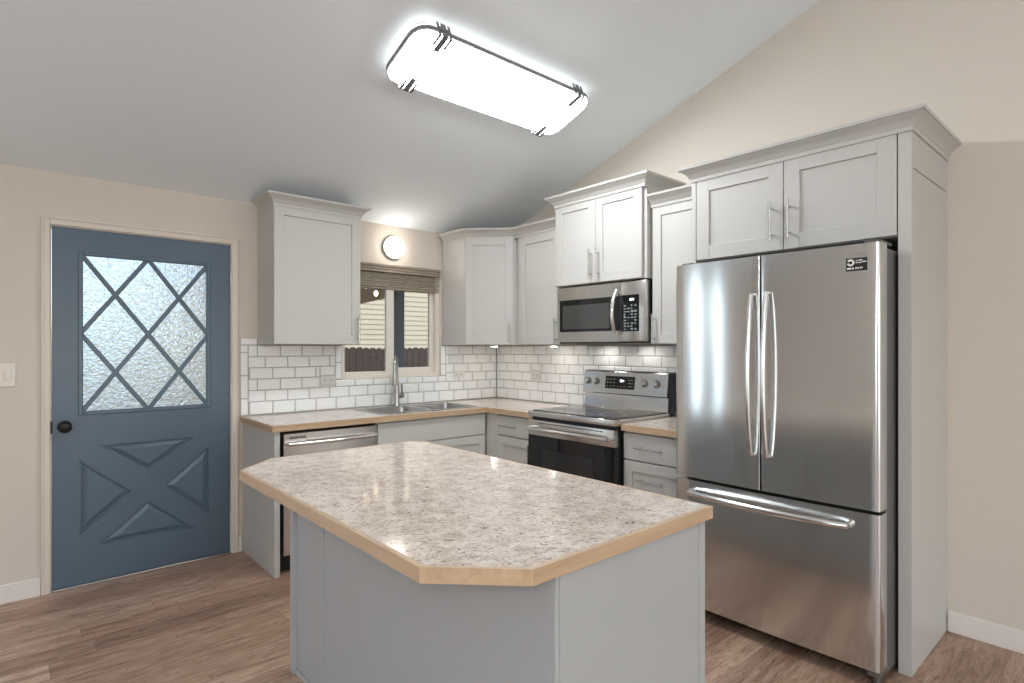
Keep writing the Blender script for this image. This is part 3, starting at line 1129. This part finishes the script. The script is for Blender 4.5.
# ---------------------------------------------------------------- range
rg = thing('range', 'stainless steel electric range with black glass oven door', 'range', (-.34, -1.525, 0))
A0, A1 = 1.1390, 1.8985
m = MB(FR)
m.box(A0 + .004, A1 - .004, .03, .630, .055, .880, .003)
m.build('oven_body', M['black'], rg)
m = MB(FR)
m.box(A0, A1, .10, .668, .880, .917, .004, 2)
m.build('cooktop_frame', M['steel_h'], rg)
m = MB(FR)
m.box(A0 + .018, A1 - .018, .105, .640, .9172, .9225, .002)
ck = m.build('glass_cooktop', M['cooktop'], rg)
for (a, b, r) in ((1.33, .47, .115), (1.72, .47, .085), (1.33, .24, .075), (1.72, .24, .10)):
    m = MB(FR)
    t = bmesh.new()
    n = 40
    lo = [t.verts.new((a + r * math.cos(2 * math.pi * k / n), b + r * math.sin(2 * math.pi * k / n), .9228)) for k in range(n)]
    hi = [t.verts.new((a + (r - .003) * math.cos(2 * math.pi * k / n), b + (r - .003) * math.sin(2 * math.pi * k / n), .9228)) for k in range(n)]
    for k in range(n):
        t.faces.new((lo[k], lo[(k + 1) % n], hi[(k + 1) % n], hi[k]))
    m._merge(t)
    m.build('burner_ring', M['ring'], ck)
# backguard
bgp = MB(FR)
bgp.prism([(.012, .917), (.088, .917), (.083, .930), (.066, 1.004), (.066, 1.012), (.012, 1.012)], A0 + .002, A1 - .025, 'a')
bg_o = bgp.build('backguard_riser', M['steel_h'], rg)
m = MB(FR)
m.prism([(.012, 1.016), (.094, 1.016), (.098, 1.022), (.078, 1.172), (.070, 1.180), (.012, 1.180)], A0, A1 - .023, 'a')
cp = m.build('control_panel', M['steel_h'], rg)
m = MB(FR)
m.prism([(.010, .917), (.086, .917), (.072, 1.180), (.010, 1.184)], A1 - .0225, A1 - .002, 'a')
m.build('backguard_end_cap', M['black'], rg)
m = MB(FR)
m.box(A0 + .004, A1 - .022, .012, .060, 1.0122, 1.0158)
m.box(A0 + .004, A1 - .02, .012, .066, 1.1805, 1.184)
m.build('shadow_gap_trim', M['black'], rg)
# sloped frame on the control panel face
slope = math.atan2(.020, .150)
n_out = Vector((0, math.cos(slope), math.sin(slope)))
def face_b(z):
    return .098 - .020 * (z - 1.022) / .150
FP = FR
for a in (1.180, 1.262, 1.687, 1.788):
    m = MB(FR)
    o_ = Vector((a, face_b(1.104), 1.104))
    m.lathe([(0, 0), (.027, 0), (.027, .004), (.022, .006)], o_, n_out, 28)
    m.lathe([(0, .006), (.021, .006), (.0195, .024), (.017, .028), (0, .028)], o_, n_out, 28)
    k = m.build('control_knob', M['steel_h'], cp)
    m = MB(FR)
    m.tube([o_ + n_out * .0285 + Vector((0, -.001, .004)), o_ + n_out * .0285 + Vector((0, -.0024, .018))], .0018, 6)
    m.lathe([(.0272, .0002), (.0272, .0046), (.0242, .0064), (.0242, .0002)], o_, n_out, 28)
    m.build('knob_marking', M['black'], k)
def slab_on_face(a0, a1, z0, z1, lift, th, name, mat, parent):
    m = MB(FR)
    m.prism([(face_b(z0) + lift, z0), (face_b(z0) + lift + th, z0), (face_b(z1) + lift + th, z1), (face_b(z1) + lift, z1)], a0, a1, 'a')
    return m.build(name, mat, parent)
dp = slab_on_face(1.350, 1.608, 1.056, 1.146, .0003, .0025, 'display_panel', M['black_gloss'], cp)
def marks(name, rects, mat, parent, face=None, b=None):
    m = MB(FR)
    for a0, a1, z0, z1 in rects:
        if b is None:
            m.prism([(face_b(z0) + .0028, z0), (face_b(z0) + .0036, z0), (face_b(z1) + .0036, z1), (face_b(z1) + .0028, z1)], a0, a1, 'a')
        else:
            m.box(a0, a1, b, b + .0008, z0, z1)
    return m.build(name, mat, parent)
marks('clock_digits', [(1.484, 1.488, 1.106, 1.122), (1.490, 1.500, 1.118, 1.122), (1.490, 1.500, 1.106, 1.110), (1.504, 1.508, 1.106, 1.122), (1.512, 1.520, 1.112, 1.116)], M['display'], dp)
rr = []
for r_ in range(3):
    for k in range(3):
        rr.append((1.364 + k * .030, 1.378 + k * .030, 1.072 + r_ * .024, 1.078 + r_ * .024))
for k in range(3):
    rr.append((1.462 + k * .028, 1.470 + k * .028, 1.070, 1.077))
for r_ in range(3):
    rr.append((1.556, 1.592, 1.074 + r_ * .022, 1.077 + r_ * .022))
for q0, q1 in ((0, 9), (9, 12), (12, 15)):
    marks('key_marking', rr[q0:q1], M['grey_mark'], dp)
# oven door
m = MB(FR)
m.box(A0 + .004, A1 - .004, .632, .672, .755, .858, .004, 2)
od = m.build('oven_door', M['steel_h'], rg)
m = MB(FR)
m.box(A0 + .004, A1 - .030, .634, .670, .285, .7545, .003)
m.box(A1 - .0295, A1 - .004, .634, .668, .285, .7545, .003)
og = m.build('oven_window', M['black_gloss'], od)
m = MB(FR)
m.box(A0 + .14, A1 - .17, .6702, .6706, .34, .665)
m.build('inner_glass', M['oven_glass'], og)
m = MB(FR)
for k in range(16):
    m.box(A0 + .10 + k * .036, A0 + .128 + k * .036, .6716, .6726, .838, .844)
m.build('vent_slot_marking', M['black'], od)
m = MB(FR)
hz = .806
pts = [(A0 + .026 + (A1 - A0 - .050) * t, .715 + .016 * math.sin(math.pi * t), hz) for t in [k / 16 for k in range(17)]]
m.tube(pts, .0125, 14)
for p in (pts[0], pts[-1]):
    m.tube([(p[0], .670, hz), (p[0], p[1] + .004, hz)], .0125, 12)
m.build('handle', M['chrome'], od)
m = MB(FR)
m.box(A0 + .004, A1 - .004, .632, .668, .070, .278, .004)
m.build('storage_drawer', M['steel_h'], rg)
for a in (A0 + .05, A1 - .05):
    for b in (.08, .58):
        m = MB(FR)
        m.tube([(a, b, 0), (a, b, .056)], .014, 10)
        m.build('leveling_foot', M['black'], rg)

# ---------------------------------------------------------------- microwave
mw = thing('microwave', 'stainless steel over-the-range microwave', 'microwave', (0, -1.52, 1.385))
A0, A1 = 1.126, 1.899
Z0, Z1 = 1.386, 1.783
m = MB(FR)
m.box(A0 + .002, A1 - .002, .008, .322, Z0 + .004, Z1, .002)
m.build('oven_housing', M['black'], mw)
m = MB(FR)
SPL = 1.703
m.plate([(A0, Z0 + .004), (SPL - .001, Z0 + .004), (SPL - .001, Z1 - .004), (A0, Z1 - .004)], [[(1.150, 1.462), (1.628, 1.462), (1.628, 1.689), (1.150, 1.689)]], .3225, .362, 'b')
md = m.build('door', M['steel_h'], mw)
m = MB(FR)
m.box(1.1505, 1.6275, .330, .3605, 1.4625, 1.6885, .001)
g = m.build('door_window', M['black_gloss'], md)
m = MB(FR)
m.box(1.178, 1.605, .3607, .3611, 1.482, 1.650)
m.build('mesh_screen', M['mw_glass'], g)
m = MB(FR)
pts = []
for k in range(17):
    t = k / 16
    pts.append((1.672, .366 + .050 * math.sin(math.pi * t) ** .8, 1.415 + .320 * t))
m.tube(pts, [.006 + .008 * min(1, 4 * min(k / 16, 1 - k / 16)) for k in range(17)], 14)
m.build('handle', M['chrome'], md)
m = MB(FR)
m.box(1.645, 1.700, .3622, .3632, 1.462, 1.689)
m.build('handle_recess', M['black'], md)
m = MB(FR)
m.box(SPL + .001, A1, .3225, .362, Z0 + .004, Z1 - .004, .004, 2)
cpn = m.build('control_panel', M['steel_h'], mw)
m = MB(FR)
m.box(1.708, 1.846, .3622, .3642, 1.456, 1.692, .001)
kp = m.build('keypad_panel', M['black_gloss'], cpn)
rr = [(1.775 + .012 * k, 1.783 + .012 * k, 1.655, 1.668) for k in range(3)]
marks('clock_digits', rr, M['display'], kp, b=.3643)
rr = []
random.seed(9)
for r_ in range(9):
    for k in range(4):
        if random.random() < .85:
            w = random.uniform(.010, .021)
            rr.append((1.728 + k * .028, 1.728 + k * .028 + w, 1.466 + r_ * .019, 1.466 + r_ * .019 + random.uniform(.006, .012)))
marks('key_markings', rr, M['grey_mark'], kp, b=.3643)
m = MB(FR)
ring_ = lambda a, b: [(a + .030 * math.cos(2 * math.pi * k / 20), b + .030 * math.sin(2 * math.pi * k / 20)) for k in range(20)]
m.plate([(A0 + .01, .03), (A1 - .01, .03), (A1 - .01, .345), (A0 + .01, .345)], [ring_(1.33, .13), ring_(1.69, .13)], Z0 - .006, Z0 + .0035, 'z')
m.build('underside_plate', M['black'], mw)
for a in (1.33, 1.69):
    m = MB(FR)
    m.lathe([(0, 0), (.026, 0), (.026, .002), (0, .002)], (a, .13, Z0 + .0015), (0, 0, 1), 20)
    m.build('cooktop_lamp', M['puck'], mw)

# ---------------------------------------------------------------- refrigerator
fr = thing('refrigerator', 'stainless steel french door refrigerator with bottom freezer drawer', 'refrigerator', (-.4, -2.85, 0))
A0, A1 = 2.388, 3.306
SPLIT = 2.834
m = MB(FR)
m.box(A0 + .006, A1 - .004, .03, .700, .030, 1.755, .004)
m.build('fridge_body', M['steel_side'], fr)
def front_b(a):
    t = (a - (A0 + A1) / 2) / ((A1 - A0) / 2)
    return .795 + .012 * (1 - t * t)
def door_poly(a0, a1, r0, r1):
    """plan outline (a, b) of a slightly bowed door, rounded outer corners"""
    pts = [(a0, .712)]
    n = 5
    for k in range(n + 1):
        t = math.radians(90 * k / n)
        pts.append((a0 + r0 - r0 * math.cos(t), front_b(a0 + r0) - r0 + r0 * math.sin(t)))
    for k in range(1, 12):
        a = a0 + r0 + (a1 - r1 - a0 - r0) * k / 12
        pts.append((a, front_b(a)))
    for k in range(n + 1):
        t = math.radians(90 * k / n)
        pts.append((a1 - r1 + r1 * math.sin(t), front_b(a1 - r1) - r1 + r1 * math.cos(t)))
    pts.append((a1, .712))
    return pts
def fdoor(name, a0, a1, z0, z1, r0, r1):
    m = MB(FR)
    m.prism(door_poly(a0, a1, r0, r1), z0, z1, 'z')
    o = m.build(name, M['steel'], fr, angle=40)
    g = MB(FR)
    g.box(a0 + .008, a1 - .008, .7005, .7115, z0 + .008, z1 - .008)
    g.build('gasket', M['black'], o)
    return o
dl = fdoor('door', A0, SPLIT - .003, .702, 1.768, .012, .006)
dr_ = fdoor('door', SPLIT + .003, A1, .702, 1.768, .006, .016)
fz_ = fdoor('freezer_drawer', A0, A1, .066, .688, .012, .016)
def bow_handle(p0, p1, bulge, r, parent, axis):
    m = MB(FR)
    pts = []
    n = 20
    for k in range(n + 1):
        t = k / n
        off = bulge * (math.sin(math.pi * t)) ** .7
        p = Vector(p0).lerp(Vector(p1), t)
        pts.append(p + Vector((0, off, 0)))
    m.tube(pts, r, 14)
    for p in (pts[0], pts[-1]):
        m.tube([(p.x, front_b(p.x) - .004, p.z), (p.x, p.y + .004, p.z)], r * .95, 12)
    o = m.build('handle', M['chrome'], parent)
    o['label'] = 'bowed bright steel handle'
b0 = front_b(2.80) + .020
bow_handle((2.802, b0, .862), (2.802, b0, 1.592), .042, .0108, dl, 'z')
bow_handle((2.872, b0, .862), (2.872, b0, 1.596), .042, .0108, dr_, 'z')
bow_handle((2.484, b0 + .004, .632), (3.198, b0 + .004, .632), .040, .014, fz_, 'a')
# label on the right door
bs_ = front_b(3.225)
def onface(a):
    return front_b(a) + .0006
m = MB(FR)
m.prism([(3.186, onface(3.186)), (3.262, onface(3.262) - .0002), (3.262, onface(3.262) + .0008), (3.186, onface(3.186) + .001)], 1.660, 1.712, 'z')
st = m.build('energy_sticker', M['black'], dr_)
st['label'] = 'small black sticker with white emblem and lettering'
m = MB(FR)
bq = onface(3.20) + .0006
t = bmesh.new()
n = 24
def em(r, k):
    a = 2 * math.pi * k / n
    return (3.203 + r * math.cos(a), onface(3.203 + r * math.cos(a)) + .0016, 1.694 + r * math.sin(a))
ro = [t.verts.new(em(.0140, k)) for k in range(n)]
ri = [t.verts.new(em(.0065, k)) for k in range(n)]
for k in range(n):
    if 10 <= k <= 12:
        continue
    t.faces.new((ro[k], ro[(k + 1) % n], ri[(k + 1) % n], ri[k]))
m._merge(t)
for a0, a1, z0, z1 in ((3.221, 3.228, 1.700, 1.703), (3.231, 3.246, 1.700, 1.704), (3.221, 3.231, 1.691, 1.695), (3.234, 3.241, 1.690, 1.695), (3.244, 3.259, 1.693, 1.697),
                       (3.190, 3.206, 1.667, 1.674), (3.209, 3.215, 1.667, 1.674), (3.220, 3.225, 1.667, 1.675), (3.228, 3.233, 1.667, 1.674), (3.236, 3.246, 1.669, 1.674)):
    m.box(a0, a1, onface(a0) + .0004, onface(a0) + .0016, z0, z1)
m.build('lettering', M['white_mark'], st)
m = MB(FR)
for k, a in enumerate((3.196, 3.205, 3.214, 3.223, 3.232, 3.241, 3.250)):
    m.box(a, a + .0055, onface(a) - .0004, onface(a) + .0004, 1.724, 1.732, .0002)
m.build('embossed_lettering', M['steel_h'], dr_)
for a in (2.43, 3.27):
    m = MB(FR)
    m.box(a - .03, a + .03, .62, .76, 1.7685, 1.782, .004)
    m.build('hinge_cover', M['steel_side'], fr)
m = MB(FR)
m.box(A0 + .03, A1 - .03, .665, .698, .012, .060, .003)
m.build('toe_grille', M['black'], fr)
for a in (A0 + .05, A1 - .03):
    m = MB(FR)
    m.box(a - .024, a + .024, .700, .775, .034, .0655, .003)
    m.tube([(a, .735, 0), (a, .735, .036)], .016, 12)
    m.build('leveling_foot', M['steel_side'], fr)
for a in (A0 + .06, A1 - .06):
    m = MB(FR)
    m.tube([(a, .10, .0), (a, .10, .032)], .02, 12)
    m.build('leveling_foot', M['black'], fr)

# ---------------------------------------------------------------- island
IZ = .897
ITH = .0345
IX0, IX1, IY0, IY1, ICH = -2.727, -1.853, -3.188, -1.624, .166
it = thing('island_countertop', 'large speckled laminate island top with clipped corners and maple edge', 'countertop', (-2.29, -2.4, IZ - ITH))
def island_outline(d):
    k = ICH - d * (2 - math.sqrt(2)) + 0 * d
    k2 = .055
    return [(IX0 + d, IY0 + ICH + d * .414), (IX0 + ICH + d * .414, IY0 + d), (IX1 - d, IY0 + d), (IX1 - d, IY1 - k2 - d * .414), (IX1 - k2 - d * .414, IY1 - d), (IX0 + ICH + d * .414, IY1 - d), (IX0 + d, IY1 - ICH - d * .414)]
m = MB()
m.prism(island_outline(.0125), IZ - ITH, IZ, 'z')
m.build('laminate_top', M['lam'], it)
oo, ii = island_outline(0), island_outline(.0122)
n = len(oo)
for k in range(n):
    k2 = (k + 1) % n
    m = MB()
    m.prism([oo[k], oo[k2], ii[k2], ii[k]], IZ - ITH, IZ - .0006, 'z')
    m.build('wood_edge', M['edge_x'] if abs(oo[k][0] - oo[k2][0]) > abs(oo[k][1] - oo[k2][1]) else M['edge_y'], it)

isl = thing('island_cabinet', 'grey panelled island base standing on the wood floor', 'cabinet', (-2.17, -2.4, 0))
X0, X1, Y0, Y1 = -2.471, -1.860, -3.165, -1.645
TOPZ = IZ - ITH - .0005
m = MB()
m.box(X0 + .012, X1 - .020, Y0 + .012, Y1 - .012, .0, TOPZ, .001)
m.build('cabinet_body', M['island'], isl)
m = MB()   # long left face: two flat skins
m.box(X0 + .004, X0 + .0115, Y0 + .030, -1.930, .0, TOPZ, .001)
m.build('side_panel', M['island'], isl)
m = MB()
m.box(X0 + .004, X0 + .0115, -1.925, Y1 - .020, .0, TOPZ, .001)
m.build('side_panel', M['island'], isl)
m = MB()
m.box(X0 - .002, X0 + .012, -1.938, -1.918, .0, TOPZ, .002)
m.build('batten', M['island'], isl)
m = MB()
m.box(X0 - .014, X0 + .012, Y1 - .022, Y1 + .010, 0, TOPZ, .002)
m.build('corner_trim', M['island'], isl)
m = MB()
m.box(X0, X0 + .012, Y0, Y0 + .030, 0, TOPZ, .002)
m.build('corner_trim', M['island'], isl)
m = MB()   # base shoe along the floor
m.box(X0 - .004, X0 + .004, Y0 + .031, Y1 - .023, 0, .022, .002)
m.build('shoe_strip', M['island'], isl)
m = MB()   # end panel facing the room
m.box(X0 + .0125, X1 - .030, Y0, Y0 + .0118, 0, TOPZ, .001)
m.build('end_panel', M['island'], isl)
m = MB()
m.box(X1 - .027, X1 + .004, Y0 - .001, Y0 + .0118, 0, TOPZ, .002)
m.build('corner_trim', M['island'], isl)
FI = Matrix(((0, 1, 0, X1 - .020), (1, 0, 0, 0), (0, 0, 1, 0), (0, 0, 0, 1)))   # range-facing side: a = y, b = +x
for k in range(3):
    y0_ = Y0 + .02 + k * .50
    d = shaker(FI, y0_, y0_ + .494, .11, .70, .001, 'door', isl, M['island'])
    pull(FI, y0_ + .46, .6, .021, .16, d)
    d = shaker(FI, y0_, y0_ + .494, .708, TOPZ - .008, .001, 'drawer', isl, M['island'], slab=True)
    pull(FI, y0_ + .247, .79, .021, .16, d, False)

# ---------------------------------------------------------------- lights
# ceiling fixture: local frame on the slope
LCX, LCY = -1.330, -1.570
LCZ = CZ - SL * LCY
ca = math.atan(SL)
ua = Vector((1, 0, 0))
ub = Vector((0, math.cos(ca), -math.sin(ca)))       # down the slope, toward the back wall
un = Vector((0, -math.sin(ca), -math.cos(ca)))      # away from the ceiling
FL = Matrix(((ua.x, ub.x, un.x, LCX), (ua.y, ub.y, un.y, LCY), (ua.z, ub.z, un.z, LCZ), (0, 0, 0, 1)))
lt = thing('ceiling_light', 'long rectangular lit ceiling light with steel corner clips above the island', 'light', (LCX, LCY, LCZ))
HL, HW = .612, .186
m = MB(FL)
m.prism(rrect(-HL + .03, HL - .03, -HW + .03, HW - .03, .05), .001, .030, 'z')
m.build('mounting_pan', M['vinyl'], lt)
m = MB(FL)
def ring_solid(levels, cap0, cap1):
    t = bmesh.new()
    rings = [[t.verts.new((p[0], p[1], h)) for p in rrect(-HL + ins, HL - ins, -HW + ins, HW - ins, max(.03, .085 - ins), 8)] for ins, h in levels]
    for r0, r1 in zip(rings, rings[1:]):
        n = len(r0)
        for k in range(n):
            t.faces.new((r0[k], r0[(k + 1) % n], r1[(k + 1) % n], r1[k]))
    if cap0:
        t.faces.new(rings[0])
    if cap1:
        t.faces.new(rings[-1])
    return t
m._merge(ring_solid(((.010, .0305), (.002, .050), (0, .066), (.002, .076)), True, False))
m.build('diffuser_rim', M['lamp_rim'], lt)
m = MB(FL)
m._merge(ring_solid(((.002, .0761), (.010, .086), (.03, .094), (.10, .0985)), False, True))
o = m.build('diffuser', M['lamp'], lt)
o['label'] = 'glowing white acrylic diffuser'
m = MB(FL)
m.plate(rrect(-HL - .006, HL + .006, -HW - .006, HW + .006, .09, 8), [rrect(-HL + .0012, HL - .0012, -HW + .0012, HW - .0012, .084, 8)], .052, .076, 'z')
m.build('metal_band', M['clip'], lt)
for a in (-.475, .475):
    for s in (-1, 1):
        m = MB(FL)
        for off, w in ((-.032, .007), (0, .015), (.032, .007)):
            # strap: from ceiling down the side and hooked under the diffuser
            m.box(a + off - w, a + off + w, s * (HW + .007), s * (HW + .012), .020, .090, .001)
            m.box(a + off - w, a + off + w, s * (HW - .055 - (.03 if w > .010 else 0)), s * (HW + .012), .0965, .1015, .001)
            m.box(a + off - w, a + off + w, s * (HW + .005), s * (HW + .012), .086, .1015, .001)
        m.box(a - .036, a + .036, s * (HW + .010), s * (HW + .016), .048, .066, .002)
        m.build('spring_clip', M['clip'], lt)

wl = thing('wall_light', 'small round lit wall light above the sink window blind', 'light', (-1.08, 0, 2.142))
m = MB(FB)
m.lathe([(0, .0005), (.092, .0005), (.092, .022), (.086, .026), (0, .026)], (-1.08, 0, 2.142), (0, 1, 0), 40)
m.build('light_base', M['nickel'], wl)
m = MB(FB)
m.lathe([(.083, .0262), (.086, .036), (.085, .048), (.076, .064), (.055, .078), (.028, .086), (0, .088)], (-1.08, 0, 2.142), (0, 1, 0), 40)
o = m.build('opal_globe', M['globe'], wl)
o['label'] = 'glowing opal glass'

pd = thing('fill_pendant_light', 'round opal hanging globe added out of view as fill light', 'light', (-4.6, -5.6, 2.4))  # unseen lamp added to fill ceiling and island with light
m = MB()
pz = ceil_z(-5.6)
m.tube([(-4.6, -5.6, 2.56), (-4.6, -5.6, pz + .01)], .008, 10)
m.lathe([(0, 0), (.06, 0), (.055, .03), (0, .03)], (-4.6, -5.6, pz - .005), (0, 0, -1), 24)
m.build('hanging_rod', M['nickel'], pd)
m = MB()
m.lathe([(0, 0)] + [(.16 * math.sin(math.pi * k / 14), .16 - .16 * math.cos(math.pi * k / 14)) for k in range(1, 14)] + [(0, .32)], (-4.6, -5.6, 2.25), (0, 0, 1), 32)
m.build('opal_globe', M['fill_pendant'], pd)

def puck(x, y, z, label):
    t = thing('puck_light', label, 'light', (x, y, z), 'puck lights under the wall cabinets')
    m = MB()
    m.lathe([(0, 0), (.032, 0), (.034, .006), (.034, .0115), (0, .0115)], (x, y, z - .0118), (0, 0, 1), 24)
    m.build('puck_housing', M['plate'], t)
    m = MB()
    m.lathe([(0, 0), (.024, 0), (.024, .002), (0, .002)], (x, y, z - .0139), (0, 0, 1), 24)
    m.build('lens', M['puck'], t)
puck(-.30, -.33, UZ, 'small white puck light under the diagonal corner cabinet')
puck(-.17, -.90, UZ, 'small white puck light under the cabinet left of the microwave')

# ---------------------------------------------------------------- outside the window
mb = MB()
mb.box(-9, 9, .13, 10, -.16, -.10)
tag(mb.build('ground', M['concrete']), 'pale patio ground outside the sink window', 'ground', kind='structure')
hs = thing('neighbor_house', 'cream lap-sided house wall beyond the fence outside the window', 'house', (3, 8.2, -.1))
m = MB()
zz_, lap = -.1, .118
while zz_ < 4.4:
    m.prism([(8.2, zz_), (8.17, zz_), (8.19, zz_ + lap), (8.2, zz_ + lap)], -1, 9, 'a')
    zz_ += lap
m.build('lap_siding', M['siding'], hs)
m = MB()
m.box(-1, 9, 8.21, 8.35, -.1, 4.4)
m.build('wall_core', M['siding'], hs)
fn = thing('picket_fence', 'dark brown dog-ear board fence outside the sink window', 'fence', (2.5, 6.5, -.1))
m = MB()
xx = -.5
random.seed(2)
while xx < 6.5:
    w = .136
    tp = 1.352 + random.uniform(-.012, .012)
    m.prism([(xx, -.1), (xx + w, -.1), (xx + w, tp - .035), (xx + w - .032, tp), (xx + .032, tp), (xx, tp - .035)], 6.5, 6.52, 'b')
    xx += .144
m.build('picket_boards', M['fence'], fn)
for z_ in (.25, 1.05):
    m = MB()
    m.box(-.5, 6.5, 6.521, 6.56, z_, z_ + .09)
    m.build('fence_rail', M['fence'], fn)
pc = thing('porch_cover', 'brown wooden porch roof and beam outside the sink window', 'porch roof', (.5, 1.6, 2.1))
m = MB()
m.box(-1.9, 2.6, .13, 3.0, 2.32, 2.40)
m.build('roof_boards', M['porchwood'], pc)
m = MB()
m.box(-1.9, 2.6, 1.80, 1.92, 2.06, 2.319, .004)
m.build('porch_beam', M['porchwood'], pc)
m = MB()
m.prism([(-1.9, 2.0595), (-1.9, 1.46), (-.02, 1.945), (-.02, 2.0595)], 1.82, 1.88, 'b')
m.build('sloped_gable_board', M['porchwood'], pc)
m = MB()
m.box(-.015, .100, 1.80, 1.90, -.10, 2.0595, .004)
tag(m.build('porch_post', M['post']), 'dark blue-grey porch post seen through the right pane of the sink window', 'post')
sl_ = thing('string_lights', 'warm bulb string lights hanging under the porch outside the window', 'string lights', (-.8, 1.3, 2.1))
m = MB()
bulbs = [(-.645, 1.30, 2.015), (-.533, 1.30, 1.945), (-.173, 1.30, 2.02), (-.95, 1.30, 2.05), (.30, 1.30, 2.05)]
bulbs.sort()
pts = [(-1.75, 1.30, 2.20)] + [(p[0], p[1], p[2] + .012) for p in bulbs] + [(.75, 1.30, 2.20)]
m.tube(pts, .005, 6)
m.tube([(-1.75, 1.30, 2.20), (-1.75, 1.30, 2.32)], .005, 6)
m.tube([(.75, 1.30, 2.20), (.75, 1.30, 2.32)], .005, 6)
m.build('light_cord', M['black'], sl_)
for p in bulbs:
    m = MB()
    m.lathe([(0, 0), (.014, .008), (.021, .026), (.018, .045), (.010, .058), (0, .058)], (p[0], p[1], p[2] - .066), (0, 0, 1), 14)
    m.build('bulb', M['bulb'], sl_)
